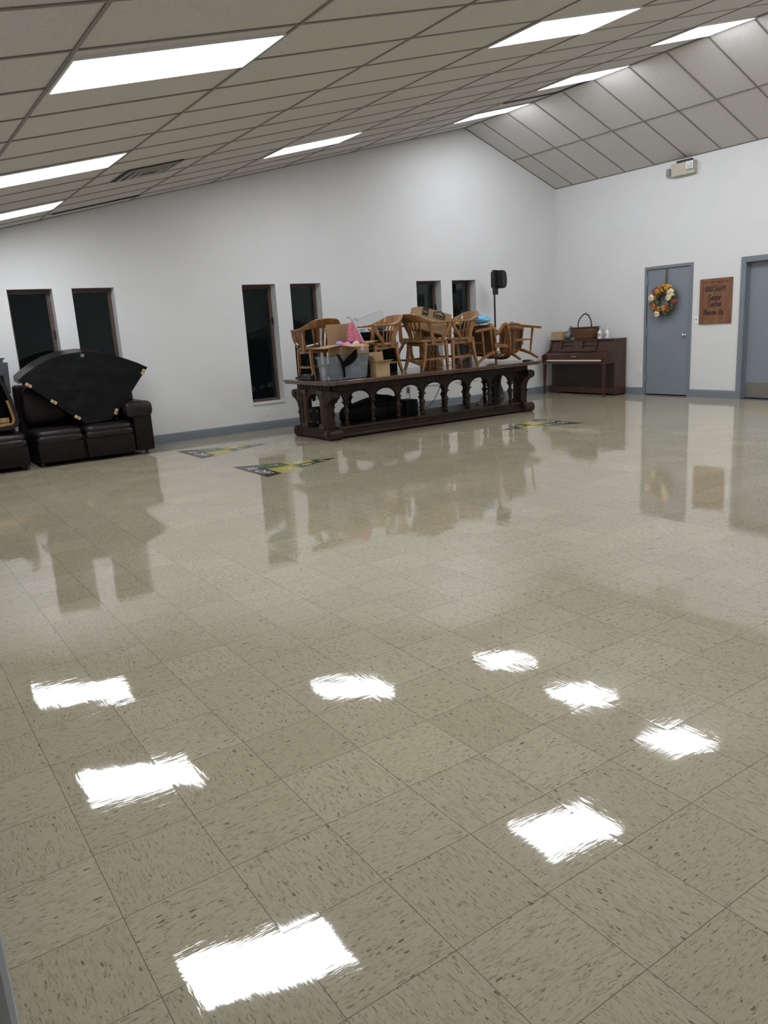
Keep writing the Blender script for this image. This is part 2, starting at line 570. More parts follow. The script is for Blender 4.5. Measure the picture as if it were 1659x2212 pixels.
def wall_pieces(bm, spans, a, b, z0f, z1f, holes, place):
    """fills a wall from a..b between heights, leaving the holes (u0,u1,z0,z1) open"""
    us = sorted(set([a, b] + [h[0] for h in holes] + [h[1] for h in holes] + [s for s in spans if a < s < b]))
    for u0, u1 in zip(us[:-1], us[1:]):
        hs = [h for h in holes if h[0] < (u0 + u1) / 2 < h[1]]
        if not hs:
            place(u0, u1, 0, 0, z1f(u0), z1f(u1))
        else:
            h = hs[0]
            if h[2] > 0: place(u0, u1, 0, 0, h[2], h[2])
            place(u0, u1, h[3], h[3], z1f(u0), z1f(u1))

bm = new()
def place_back(u0, u1, za0, za1, zb0, zb1):
    prism(bm, [(u0, za0), (u1, za1), (u1, zb1), (u0, zb0)], YW, YW + WT, 'y')
wall_pieces(bm, [XP], XL - 0.12, XW + 0.12, None, lambda x: ceil_z(x) + 0.02, [(a, b, WZ0 - 0.035, WZ1) for a, b in WINX], place_back)
struct('wall_back', bm, M_wall)

D1 = (6.228, 7.076)      # clear opening of the narrow door in the right wall
D1Z = 2.15
D2 = (4.20, 5.262)       # wide door at the edge of the photo
D2Z = 2.115
bm = new()
def place_right(u0, u1, za0, za1, zb0, zb1):
    prism(bm, [(u0, za0), (u1, za1), (u1, zb1), (u0, zb0)], XW, XW + WT, 'x')
wall_pieces(bm, [], YF - 0.12, YW, None, lambda y: ceil_z(XW) + 0.02, [(D1[0], D1[1], 0, D1Z), (D2[0], D2[1], 0, D2Z)], place_right)
struct('wall_right', bm, M_wall)

DL = (-2.25, -1.325)     # doorway in the left wall where the photographer stands
bm = new()
def place_left(u0, u1, za0, za1, zb0, zb1):
    prism(bm, [(u0, za0), (u1, za1), (u1, zb1), (u0, zb0)], XL - 0.12, XL, 'x')
wall_pieces(bm, [], YF - 0.12, YW, None, lambda y: ceil_z(XL) + 0.02, [(DL[0], DL[1], 0, 2.1)], place_left)
struct('wall_left', bm, M_wall)

bm = new()
prism(bm, [(XL - 0.12, 0), (XW + 0.12, 0), (XW + 0.12, ceil_z(XW + 0.12) + 0.02), (XP, ZP + 0.02), (XL - 0.12, ceil_z(XL - 0.12) + 0.02)], YF - 0.12, YF, 'y')
struct('wall_front', bm, M_wall)

# ceiling slabs
bm = new()
th = 0.06
prism(bm, [(XL - 0.12, ceil_z(XL - 0.12)), (XP, ZP), (XW + 0.12, ceil_z(XW + 0.12)),
           (XW + 0.12, ceil_z(XW + 0.12) + th), (XP, ZP + th), (XL - 0.12, ceil_z(XL - 0.12) + th)], YF - 0.12, YW + 0.12, 'y')
struct('ceiling', bm, M_tile)

# suspended grid: T-bars every 4 ft down the slope and every 2 ft along the room
CL, CR = math.hypot(1, SL), math.hypot(1, SR)
PS = 1.2245
Y0, DY = 8.773, 0.6015
def slope_matrix(side):
    """local x = distance up the slope measured from the ridge (negative on the left), z = normal into the room"""
    s = SL if side == 'L' else -SR
    c = math.hypot(1, s)
    ax = Vector((1 / c, 0, s / c))
    nz = Vector((s / c, 0, -1 / c))
    ay = nz.cross(ax)
    M = Matrix((ax, ay, nz)).transposed().to_4x4()
    M.translation = Vector((XP, 0, ZP))
    return M
ML, MR = slope_matrix('L'), slope_matrix('R')      # note: local y runs towards -Y
SLmin = (XL - XP) * CL
SRmax = (XW - XP) * CR
bm = new()
bw, bh = 0.022, 0.006
ys = []
k = 0
while Y0 - k * DY > YF:
    ys.append(Y0 - k * DY); k += 1
for y in ys:
    box(bm, SLmin, 0, -y - bw / 2, -y + bw / 2, 0, bh, ML)
    box(bm, 0, SRmax, -y - bw / 2, -y + bw / 2, 0, bh, MR)
for i in range(0, 8):
    s = -i * PS
    box(bm, s - bw / 2 - (0.02 if i == 0 else 0), s + bw / 2, -YW, -YF, 0, bh + 0.001, ML)
box(bm, 0, bw, -YW, -YF, 0, bh, MR)
box(bm, 1.2245 - bw / 2, 1.2245 + bw / 2, -YW, -YF, 0, bh + 0.001, MR)
box(bm, SRmax - bw, SRmax, -YW, -YF, 0, bh + 0.001, MR)
box(bm, SLmin, 0, -YW, -YW + bw, 0, bh, ML)
box(bm, 0, SRmax, -YW, -YW + bw, 0, bh, MR)
struct('trim_1', bm, M_grid)

# baseboards
def baseboard(name, segs, axis):
    bm = new()
    for a, b in segs:
        prof = [(0, 0), (0.016, 0), (0.016, 0.098), (0.010, 0.104), (0.013, 0.112), (0.006, 0.128), (0, 0.128)]
        if axis == 'back':
            prism(bm, [(YW - d, z) for d, z in prof], a, b, 'x')
        elif axis == 'right':
            prism(bm, [(XW - d, z) for d, z in prof], a, b, 'y')
        else:
            prism(bm, [(XL + d, z) for d, z in prof], a, b, 'y')
    return struct(name, bm, M_trim)
baseboard('baseboard_back', [(XL, 3.455), (3.456, XW)], 'back')
baseboard('baseboard_right', [(7.125, YW - 0.016), (5.335, 6.190), (YF, D2[0] - 0.07)], 'right')
baseboard('baseboard_left', [(DL[1] + 0.12, YW - 0.016)], 'left')

# casing of the doorway the photographer stands in
bm = new()
box(bm, XL - 0.14, XL - 0.002, DL[1] - 0.008, DL[1] + 0.008, 0, 2.1, bev=0.003)
tube(bm, [(XL + 0.005, DL[1] + 0.004, 0), (XL + 0.005, DL[1] + 0.004, 2.1)], 0.017, 16)
box(bm, XL - 0.0, XL + 0.012, DL[1] + 0.01, DL[1] + 0.09, 0, 2.18, bev=0.003)
struct('trim_2', bm, M_casing)

# windows
LATCH = {0: 1.62, 2: 1.66, 4: 1.75}
for i, (a, b) in enumerate(WINX):
    w = bpy.data.objects.new('window_%d' % (i + 1), None)
    COL.objects.link(w)
    w.location = (a, YW, WZ0)
    w['kind'] = 'structure'
    ww, hh = b - a, WZ1 - WZ0
    y0, y1 = 0.165, 0.215
    bm = new()
    fw = 0.038
    box(bm, 0.001, fw, y0, y1, 0.0, hh - 0.001, bev=0.004)
    box(bm, ww - fw, ww - 0.001, y0, y1, 0.0, hh - 0.001, bev=0.004)
    box(bm, fw, ww - fw, y0, y1, hh - fw, hh - 0.001, bev=0.004)
    box(bm, fw, ww - fw, y0, y1, 0.0, fw, bev=0.004)
    box(bm, fw, ww - fw, y0 + 0.02, y1, hh - fw - 0.012, hh - fw)
    box(bm, ww - fw - 0.012, ww - fw, y0 + 0.02, y1, fw, hh - fw)
    link('window_frame', bm, M_winframe, w)
    bm = new()
    box(bm, fw - 0.005, ww - fw + 0.005, 0.192, 0.198, fw - 0.005, hh - fw + 0.005)
    link('pane', bm, M_glass, w)
    bm = new()
    box(bm, 0.001, ww - 0.001, -0.014, 0.22, -0.036, -0.002, bev=0.004)
    link('window_sill', bm, M_sill, w)
    if i in LATCH:
        bm = new()
        z = LATCH[i] - WZ0
        box(bm, ww - 0.032, ww - 0.012, 0.140, 0.166, z - 0.05, z + 0.05, bev=0.004)
        bar(bm, (ww - 0.022, 0.142, z + 0.02), (ww - 0.030, 0.122, z - 0.05), 0.012)
        link('latch', bm, M_black, w)

# doors in the right wall
d = bpy.data.objects.new('door_1', None); COL.objects.link(d)
d.location = (XW, 0, 0); d['kind'] = 'structure'
bm = new()
fr = 0.048
box(bm, -0.018, 0.12, D1[0] - fr, D1[0], 0, D1Z + fr, bev=0.003)
box(bm, -0.018, 0.12, D1[1], D1[1] + fr, 0, D1Z + fr, bev=0.003)
box(bm, -0.018, 0.12, D1[0], D1[1], D1Z, D1Z + fr, bev=0.003)
link('door_frame', bm, M_trim, d)
bm = new()
box(bm, 0.004, 0.048, D1[0] + 0.003, D1[1] - 0.003, 0.022, D1Z - 0.003, bev=0.002)
link('door_leaf', bm, M_door, d)
for z in (0.31, 1.12, 2.02 - 0.05):
    bm = new()
    tube(bm, [(-0.006, D1[1], z - 0.07), (-0.006, D1[1], z + 0.07)], 0.010, 10)
    box(bm, -0.004, 0.004, D1[1] - 0.03, D1[1] + 0.02, z - 0.06, z + 0.06)
    link('hinge', bm, M_trim, d)
bm = new()
lathe(bm, [(0.033, 0), (0.033, 0.006), (0.012, 0.012), (0.012, 0.03), (0.026, 0.045), (0.029, 0.058), (0.022, 0.068), (0.001, 0.070)], 20,
      T(0.004, 6.315, 1.03) @ RY(-R90))
link('door_knob', bm, M_chrome, d, smooth=True)
bm = new()
box(bm, 0.0025, 0.006, D1[0] + 0.004, D1[0] + 0.02, 0.96, 1.08)
link('latch_plate', bm, M_steel, d)
bm = new()
box(bm, 0.0, 0.16, D1[0], D1[1], 0.0, 0.006)
link('threshold', bm, M_dark_gap, d)

d = bpy.data.objects.new('door_2', None); COL.objects.link(d)
d.location = (XW, 0, 0); d['kind'] = 'structure'
bm = new()
fr = 0.072
for y0, y1 in ((D2[0] - fr, D2[0]), (D2[1], D2[1] + fr)):
    box(bm, -0.022, 0.0, y0, y1, 0, D2Z + fr, bev=0.003)
box(bm, -0.022, 0.0, D2[0], D2[1], D2Z, D2Z + fr, bev=0.003)
box(bm, -0.022, 0.14, D2[1] - 0.012, D2[1], 0, D2Z)
box(bm, -0.022, 0.14, D2[0], D2[0] + 0.012, 0, D2Z)
box(bm, -0.022, 0.14, D2[0], D2[1], D2Z - 0.012, D2Z)
box(bm, 0.06, 0.078, D2[1] - 0.030, D2[1] - 0.012, 0, D2Z - 0.012)
box(bm, 0.06, 0.078, D2[0] + 0.012, D2[0] + 0.030, 0, D2Z - 0.012)
link('door_frame', bm, M_trim, d)
bm = new()
box(bm, 0.080, 0.124, D2[0] + 0.014, D2[1] - 0.014, 0.02, D2Z - 0.014, bev=0.002)
link('door_leaf', bm, M_door, d)
bm = new()
box(bm, 0.078, 0.081, D2[0] + 0.03, D2[1] - 0.034, 0.035, 0.255)
link('kick_plate', bm, M_steel, d)
bm = new()
box(bm, 0.0, 0.16, D2[0], D2[1], 0.0, 0.008)
link('threshold', bm, M_dark_gap, d)

# ------------------------------------------------------------------ ceiling lights, vent, loose tile
def ceiling_light(s0, s1, y0, y1, label, MS=None):
    MS = MS or ML
    c = MS @ Vector(((s0 + s1) / 2, -(y0 + y1) / 2, 0.012))
    Mx = MS.copy(); Mx.translation = c
    t = thing('ceiling_light', label, 'ceiling light', mat=Mx, group='fluorescent panel lights in the sloped ceiling')
    hx, hy = (s1 - s0) / 2, (y1 - y0) / 2
    bm = new()
    f = 0.012
    box(bm, -hx - f, hx + f, -hy - f, -hy, -0.012, 0.004)
    box(bm, -hx - f, hx + f, hy, hy + f, -0.012, 0.004)
    box(bm, -hx - f, -hx, -hy, hy, -0.012, 0.004)
    box(bm, hx, hx + f, -hy, hy, -0.012, 0.004)
    link('light_frame', bm, M_lampframe, t)
    bm = new()
    box(bm, -hx, hx, -hy, hy, -0.010, 0.001)
    link('diffuser', bm, M_lamp, t)
    return t
ceiling_light(-8.55, -7.385, 2.28, 2.83, 'largest lit ceiling panel, upper left corner of the photo')
ceiling_light(-8.54, -7.40, 5.19, 5.77, 'lit ceiling panel cut by the left edge, beside the square vent')
ceiling_light(-8.54, -7.40, 7.62, 8.17, 'lit ceiling panel at left edge closest above the first window')
ceiling_light(-4.87, -3.72, 6.96, 7.53, 'long lit ceiling panel alone in the middle, above the tall windows')
ceiling_light(-4.87, -3.70, 2.75, 3.34, 'large lit ceiling panel top right of centre')
ceiling_light(-1.17, -0.03, 3.92, 4.53, 'lit ceiling panel at the ridge nearest the right edge')
ceiling_light(-1.17, -0.03, 5.72, 6.34, 'second lit panel along the ridge, between the other two ridge panels')
ceiling_light(-1.17, -0.03, 7.60, 8.13, 'lit ceiling panel at the ridge closest to the gable wall')
ceiling_light(-8.54, -7.40, -0.62, -0.05, 'unseen lit ceiling panel added behind the camera on the left')  # unseen panel, added to even out the room light
ceiling_light(-4.87, -3.72, -1.3, -0.73, 'unseen lit ceiling panel added behind the camera in the middle')  # out of view too, added for more even lighting
ceiling_light(-1.17, -0.03, 2.0, 2.57, 'unseen lit ceiling panel added at the ridge beyond the right edge')  # extra ridge panel out of view, added to light the room evenly
ceiling_light(-1.17, -0.03, 0.2, 0.77, 'unseen lit ceiling panel added at the ridge far to the right behind')  # another unseen ridge panel, put in to even the lighting
ceiling_light(0.05, 1.19, 1.35, 1.93, 'unseen lit ceiling panel added on the right slope nearer the wreath door', MR)  # out of view, added to brighten the right wall and floor
ceiling_light(0.05, 1.19, -0.95, -0.37, 'unseen lit ceiling panel added on the right slope far behind the photographer', MR)  # second unseen right-slope panel, added to brighten the right side

Mx = ML.copy(); Mx.translation = ML @ Vector((-6.72, -6.62, 0.006))
t = thing('ceiling_vent', 'square louvred air vent in the ceiling, its edges dark, left of centre', 'vent', mat=Mx)
bm = new()
h = 0.285
for a, w, z in ((h, 0.035, 0.016), (h - 0.085, 0.03, 0.020), (h - 0.155, 0.03, 0.024)):
    for (x0, x1, y0, y1) in ((-a, a, -a, -a + w), (-a, a, a - w, a), (-a, -a + w, -a + w, a - w), (a - w, a, -a + w, a - w)):
        box(bm, x0, x1, y0, y1, 0.001, z, bev=0.003)
link('louvre', bm, M_vent, t)
bm = new()
box(bm, -h - 0.035, h + 0.012, -h - 0.012, h + 0.035, -0.004, 0.004)
link('duct_opening', bm, M_dark_gap, t)

Mx = ML.copy(); Mx.translation = ML @ Vector((-6.70, -8.47, 0.004))
t = link('sagging_ceiling_tile', (lambda b: (box(b, -0.58, 0.58, -0.30, -0.285, 0.0, 0.012), box(b, 0.2, 0.58, -0.285, -0.27, 0.0, 0.010), b)[-1])(new()), M_dark_gap)
t.matrix_world = Mx
t.name = 'ceiling_tile_gap'
tag(t, 'dark gap along a sagging ceiling tile above the wall between the window pairs', 'gap')
Mx = ML.copy(); Mx.translation = ML @ Vector((-0.62, -6.40, 0.004))
t = link('ceiling_tile_gap', (lambda b: (box(b, -0.55, 0.55, -0.62, -0.60, 0.0, 0.012), box(b, 0.52, 0.55, -0.6, 0.0, 0.0, 0.012), b)[-1])(new()), M_dark_gap)
t.matrix_world = Mx
tag(t, 'dark gap beside a loose ceiling tile at the ridge between two lit panels', 'gap')

# ------------------------------------------------------------------ small wall fittings
def outlet(name, label, cat, M, kind='outlet', m=None):
    t = thing(name, label, cat, mat=M)
    bm = new()
    box(bm, -0.036, 0.036, 0, 0.006, -0.058, 0.058, bev=0.003)
    link('cover_plate', bm, m or M_plate, t)
    if kind == 'outlet':
        for z in (0.026, -0.026):
            bm = new()
            box(bm, -0.017, 0.017, 0.005, 0.0085, z - 0.017, z + 0.017, bev=0.004)
            link('socket', bm, m or M_sill, t)
    else:
        bm = new()
        box(bm, -0.006, 0.006, 0.004, 0.020, -0.002, 0.014, bev=0.002)
        link('toggle', bm, M_black if kind == 'switch' else M_sill, t)
    return t
FACE_BACK = RZ(PI)            # plate faces -Y
FACE_RIGHT = RZ(R90)          # plate faces -X
outlet('wall_outlet', 'white wall outlet under the tall window left of the table', 'outlet', T(4.305, YW, 0.265) @ FACE_BACK)
outlet('wall_outlet', 'tan wall outlet seen through an arch under the table', 'outlet', T(7.03, YW, 0.36) @ FACE_BACK, m=M_tanplate)
outlet('wall_outlet', 'white wall outlet between the piano and the wreath door', 'outlet', T(XW, 7.21, 0.444) @ FACE_RIGHT)
outlet('light_switch', 'white light switch partly under the wooden sign', 'switch', T(XW, 6.09, 1.27) @ FACE_RIGHT, 'switch')

# emergency light
t = thing('emergency_light', 'beige emergency light with two lamp heads high on the right wall', 'emergency light', mat=T(XW, 6.39, 3.665) @ FACE_RIGHT)
bm = new()
box(bm, -0.215, 0.215, 0, 0.085, -0.105, 0.09, bev=0.012)
link('housing', bm, M_emerg, t)
bm = new()
box(bm, -0.14, 0.13, 0.005, 0.06, 0.098, 0.130, bev=0.004)
link('battery_indicator', bm, M_black, t)
for sx, y, z, tilt, m in ((-0.15, 0.10, 0.02, 0.3, M_reflector), (0.265, 0.055, -0.02, -0.5, M_greylens)):
    bm = new()
    Mh = T(sx, y, z) @ RZ(tilt) @ RX(-R90)
    lathe(bm, [(0.02, -0.045), (0.045, -0.02), (0.066, 0.02), (0.070, 0.028)], 4, Mh @ RZ(PI / 4) @ Matrix.Diagonal((1.15, 1.15, 1, 1)))
    hd = link('lamp_head', bm, m, t)
    bm = new()
    lathe(bm, [(0.05, 0.024), (0.03, 0.036), (0.001, 0.04)], 12, Mh)
    link('lens', bm, m, hd, smooth=True)

# ------------------------------------------------------------------ text
def text_mesh(body, size, extrude=0.0):
    cu = bpy.data.curves.new('t', 'FONT')
    cu.body = body
    cu.size = size
    cu.extrude = extrude
    cu.align_x = 'CENTER'
    cu.align_y = 'CENTER'
    o = bpy.data.objects.new('t', cu)
    COL.objects.link(o)
    dg = bpy.context.evaluated_depsgraph_get()
    me = bpy.data.meshes.new_from_object(o.evaluated_get(dg))
    bpy.data.objects.remove(o)
    return me

def put_text(bm, body, size, M, sx=1.0, sy=1.0, mi=0, bold=0.0):
    me = text_mesh(body, size)
    b2 = new()
    b2.from_mesh(me)
    for v in b2.verts: v.co = M @ Vector((v.co.x * sx, v.co.y * sy, v.co.z))
    vm = {v: bm.verts.new(v.co) for v in b2.verts}
    for f in b2.faces:
        try:
            nf = bm.faces.new([vm[v] for v in f.verts]); nf.material_index = mi
        except ValueError:
            pass
    b2.free()

# ------------------------------------------------------------------ shuffleboard floor decals
def decal(loc, rz, label):
    t = thing('shuffleboard_decal', label, 'floor decal', loc, rz, 'triangular shuffleboard decals on the floor')
    LN, HB = 1.105, 0.462
    def hw(x): return HB * (1 - x / LN)
    xs = (0, 0.215, 0.51, 0.82, LN)
    z0, z1 = 0.0004, 0.0010
    g = 0.004
    def zone(x0, x1, sgn):
        if sgn == 0:
            return [(x0, hw(x0)), (x1, hw(x1)), (x1, -hw(x1)), (x0, -hw(x0))] if x1 < LN else [(x0, hw(x0)), (x1, 0), (x0, -hw(x0))]
        return [(x0, 0), (x1, 0), (x1, sgn * hw(x1)), (x0, sgn * hw(x0))]
    for nm, x0, x1, sg_, m in (('penalty_zone', xs[0], xs[1], 0, M_dkbrown), ('score_zone', xs[1], xs[2], 1, M_dgreen),
                               ('score_zone', xs[1], xs[2], -1, M_dyellow), ('score_zone', xs[2], xs[3], 1, M_dyellow),
                               ('score_zone', xs[2], xs[3], -1, M_dgreen), ('tip_zone', xs[3], xs[4], 0, M_dkbrown)):
        bm = new()
        prism(bm, zone(x0, x1, sg_), z0, z1, 'z')
        link(nm, bm, m, t)
    up = lambda x, y: T(x, y, 0.0013) @ RZ(-R90)
    for body, size, x, y in (('10', 0.165, 0.105, 0.19), ('OFF', 0.165, 0.105, -0.13), ('7', 0.15, 0.365, 0.17), ('7', 0.15, 0.365, -0.17),
                             ('8', 0.15, 0.655, 0.10), ('8', 0.15, 0.655, -0.10), ('10', 0.12, 0.90, 0)):
        bm = new()
        put_text(bm, body, size, up(x, y))
        link('score_number' if body != 'OFF' else 'score_word', bm, M_dwhite, t)
decal((2.432, 7.735, 0), 0.0, 'triangular shuffleboard decal on the floor closest to the sofa')
decal((2.424, 5.870, 0), 0.0, 'triangular shuffleboard decal on the floor in front of the table\'s left end')
decal((7.275, 5.905, 0), PI, 'triangular shuffleboard decal on the floor at the table\'s right end, pointing left')

# ------------------------------------------------------------------ wreath and sign on the right wall
t = thing('wreath', 'autumn leaf and flower wreath hanging by a brown ribbon on the grey door', 'wreath', mat=T(XW - 0.012, 6.685, 1.63) @ FACE_RIGHT)
# local: x along wall (-> +X local = world +Y? plate frame), y out of the wall, z up
rnd = random.Random(4)
def leaf(bm, c, ln, wd, nrm, ang, lobes=0, mi=0):
    n = Vector(nrm).normalized()
    a = n.orthogonal().normalized()
    b = n.cross(a)
    u = a * math.cos(ang) + b * math.sin(ang)
    v = n.cross(u)
    c = Vector(c)
    if lobes:
        pts = []
        for k in range(10):
            th_ = 2 * PI * k / 10
            r = ln * (0.55 if k % 2 == 0 else 0.24)
            pts.append(c + u * r * math.cos(th_) + v * r * math.sin(th_) + n * (0.012 if k % 2 else -0.004))
        cv = bm.verts.new(c + n * 0.008)
        vs = [bm.verts.new(p) for p in pts]
        for k in range(10):
            f = bm.faces.new((cv, vs[k], vs[(k + 1) % 10])); f.material_index = mi
    else:
        p = [c - u * ln / 2, c - u * ln * 0.1 + v * wd / 2 + n * 0.008, c + u * ln / 2 - n * 0.006, c - u * ln * 0.1 - v * wd / 2 + n * 0.008]
        vs = [bm.verts.new(q) for q in p]
        m_ = bm.verts.new(c + n * 0.016)
        for k in range(4):
            f = bm.faces.new((m_, vs[k], vs[(k + 1) % 4])); f.material_index = mi
bm = new()
ring = [(0.185 * math.cos(a), 0.04, 0.185 * math.sin(a)) for a in [2 * PI * k / 28 for k in range(28)]]
tube(bm, ring + ring[:1], 0.028, 8)
link('wreath_ring', bm, M_green, t)
def rim_leaves(n, ln, mats, seed, lob=0, r0=0.11, r1=0.265, name='foliage', rng=(0, 2 * PI)):
    rr = random.Random(seed)
    bm = new()
    for k in range(n):
        a = rr.uniform(*rng)
        r = rr.uniform(r0, r1)
        ph = (r - 0.185) / 0.085
        out = Vector((math.cos(a), 0, math.sin(a)))
        nr = Vector((0, 1, 0)) * max(0.25, 1 - abs(ph) * 0.6) + out * ph * 0.8 + Vector((rr.uniform(-.5, .5), 0, rr.uniform(-.5, .5)))
        leaf(bm, (r * math.cos(a), 0.05 + 0.035 * (1 - ph * ph) + rr.uniform(0, 0.02), r * math.sin(a)), ln * rr.uniform(0.7, 1.2), ln * 0.5, nr, rr.uniform(0, 6.28), lob, rr.randrange(len(mats)))
    return link(name, bm, mats, t)
rim_leaves(230, 0.085, [M_green, M_green, M_olive], 1)
rim_leaves(30, 0.10, [M_orange, M_rust, M_gold], 2, 1, 0.15, 0.24, 'maple_leaves')
rim_leaves(16, 0.11, [M_orange, M_gold], 3, 1, 0.15, 0.24, 'maple_leaves', (0.6, 2.2))
# wall frame: local +x points to world +Y (left in the photo)
for (fx_, fz_, sz, m) in ((-0.17, 0.10, 0.085, M_cream), (-0.13, 0.03, 0.06, M_cream), (0.21, 0.045, 0.07, M_cream), (0.09, -0.225, 0.065, M_cream),
                          (-0.09, 0.20, 0.055, M_gold), (0.16, 0.15, 0.055, M_rust), (0.09, 0.145, 0.045, M_gold), (-0.04, -0.14, 0.05, M_gold), (-0.10, -0.10, 0.05, M_rust),
                          (0.165, -0.11, 0.06, M_orange), (-0.12, 0.12, 0.05, M_orange), (0.07, -0.15, 0.055, M_orange)):
    bm = new()
    for k in range(6):
        a = 2 * PI * k / 6 + fx_ * 9
        cx, cz = fx_ + sz * 0.55 * math.cos(a), fz_ + sz * 0.55 * math.sin(a)
        leaf(bm, (cx, 0.125, cz), sz * 1.1, sz * 0.8, (0.5 * math.cos(a), 1, 0.5 * math.sin(a)), a * 1.0)
    blob(bm, (fx_, 0.13, fz_), sz * 0.2, sz * 0.2, sz * 0.2, 1, 0.1)
    link('flower', bm, m, t)
bm = new()
ribbon(bm, [(0.0, 0.004, 0.535), (0.0, 0.006, 0.40), (0.0, 0.016, 0.20)], 0.030, 0.003, (1, 0, 0))
link('ribbon', bm, M_ribbon, t)

t = thing('wall_sign', 'wooden cabinet door sign with burnt lettering between the two doors', 'sign', mat=T(XW, 5.752, 1.552) @ FACE_RIGHT)
hw_, hh_ = 0.285, 0.355
bm = new()
fw = 0.055
box(bm, -hw_, -hw_ + fw, 0, 0.022, -hh_, hh_, bev=0.004)
box(bm, hw_ - fw, hw_, 0, 0.022, -hh_, hh_, bev=0.004)
box(bm, -hw_ + fw, hw_ - fw, 0, 0.022, hh_ - fw, hh_, bev=0.004)
box(bm, -hw_ + fw, hw_ - fw, 0, 0.022, -hh_, -hh_ + fw, bev=0.004)
link('sign_frame', bm, M_sign, t)
bm = new()
box(bm, -hw_ + fw - 0.002, hw_ - fw + 0.002, 0, 0.012, -hh_ + fw - 0.002, hh_ - fw + 0.002)
link('panel', bm, M_sign, t)
STROKES = {
 'W': ([[(0, 1), (.06, .1), (.22, 0), (.38, .1), (.42, .9)], [(.42, .9), (.42, .15), (.6, 0), (.78, .1), (.84, 1)]], .95),
 'S': ([[(.6, .82), (.45, 1), (.2, .98), (.08, .78), (.25, .58), (.5, .45), (.58, .22), (.4, .02), (.15, .02), (0, .18)]], .75),
 'c': ([[(.45, .5), (.3, .6), (.1, .5), (.03, .25), (.12, .05), (.32, 0), (.48, .12)]], .58),
 'o': ([[(.25, .6), (.08, .5), (.02, .28), (.1, .06), (.27, 0), (.43, .1), (.48, .32), (.4, .52), (.25, .6)]], .62),
 't': ([[(.22, 1), (.2, .1), (.3, 0)], [(0, .66), (.45, .7)]], .52),
 'e': ([[(.04, .3), (.42, .34), (.38, .54), (.22, .6), (.06, .48), (.03, .2), (.15, .02), (.45, .06)]], .58),
 'n': ([[(.04, .6), (.04, 0)], [(.04, .42), (.18, .58), (.36, .55), (.42, .4), (.42, 0)]], .58),
 'i': ([[(.06, .6), (.06, 0)], [(.06, .8), (.07, .84)]], .22),
 'r': ([[(.04, .6), (.04, 0)], [(.04, .4), (.16, .56), (.36, .56)]], .46),
 'C': ([[(.6, .85), (.42, 1), (.18, .9), (.03, .55), (.1, .15), (.32, 0), (.6, .12)]], .72),
 'M': ([[(0, 0), (.02, .85), (.2, 1), (.34, .85), (.36, .1)], [(.36, .85), (.5, 1), (.68, .9), (.72, 0)]], .85),
 'a': ([[(.42, .55), (.2, .6), (.04, .4), (.06, .1), (.22, 0), (.38, .12), (.43, .6)], [(.43, .6), (.42, .06), (.5, 0)]], .58),
 'V': ([[(0, 1), (.26, 0), (.56, 1)]], .62),
 '.': ([[(.04, .02), (.06, .06)]], .16), ' ': ([], .38)}
bm = new()
for line, x0, x1, z0, hgt in (('WW Scott', 0.185, -0.175, 0.155, 0.085), ('Senior', 0.125, -0.105, 0.015, 0.095),
                              ('Center', 0.125, -0.115, -0.085, 0.085), ('Marion Va.', 0.20, -0.155, -0.215, 0.090)):
    tot = sum(STROKES[c][1] for c in line)
    k = (x0 - x1) / tot
    x = 0
    for c in line:
        for st in STROKES[c][0]:
            pts = [(x0 - (x + u) * k, 0.0135, z0 + v * hgt) for u, v in st]
            tube(bm, pts, 0.0058, 5)
        x += STROKES[c][1]
link('lettering', bm, M_letter, t)

# ------------------------------------------------------------------ big carved table
TX, TY, TZ = 6.07, 7.60, 0.80
tab = thing('library_table', 'long dark carved wooden table with arcades of turned balusters', 'table', (TX, TY, 0))
HL, HWd = 1.94, 0.655
bm = new()
box(bm, -HL, HL, -HWd, HWd, 0.775, TZ, bev=0.006)
link('tabletop', bm, M_waltop, tab)
bm = new()
n = 96
for sy in (-1, 1):
    y0, y1 = (-HWd + 0.008, -HWd + 0.06) if sy < 0 else (HWd - 0.06, HWd - 0.008)
    box(bm, -HL + 0.02, HL - 0.02, y0, y1, 0.745, 0.776, bev=0.008)
    for k in range(n):
        x = -HL + 0.03 + (2 * HL - 0.06) * (k + 0.5) / n
        yy = -HWd + 0.012 if sy < 0 else HWd - 0.012
        box(bm, x - 0.013, x + 0.013, yy - 0.009, yy + 0.009, 0.778 - 0.026, 0.774, bev=0.006, seg=1)
for sx in (-1, 1):
    x0, x1 = (-HL + 0.008, -HL + 0.06) if sx < 0 else (HL - 0.06, HL - 0.008)
    box(bm, x0, x1, -HWd + 0.02, HWd - 0.02, 0.745, 0.776, bev=0.008)
link('moulded_edge', bm, M_waltop, tab)
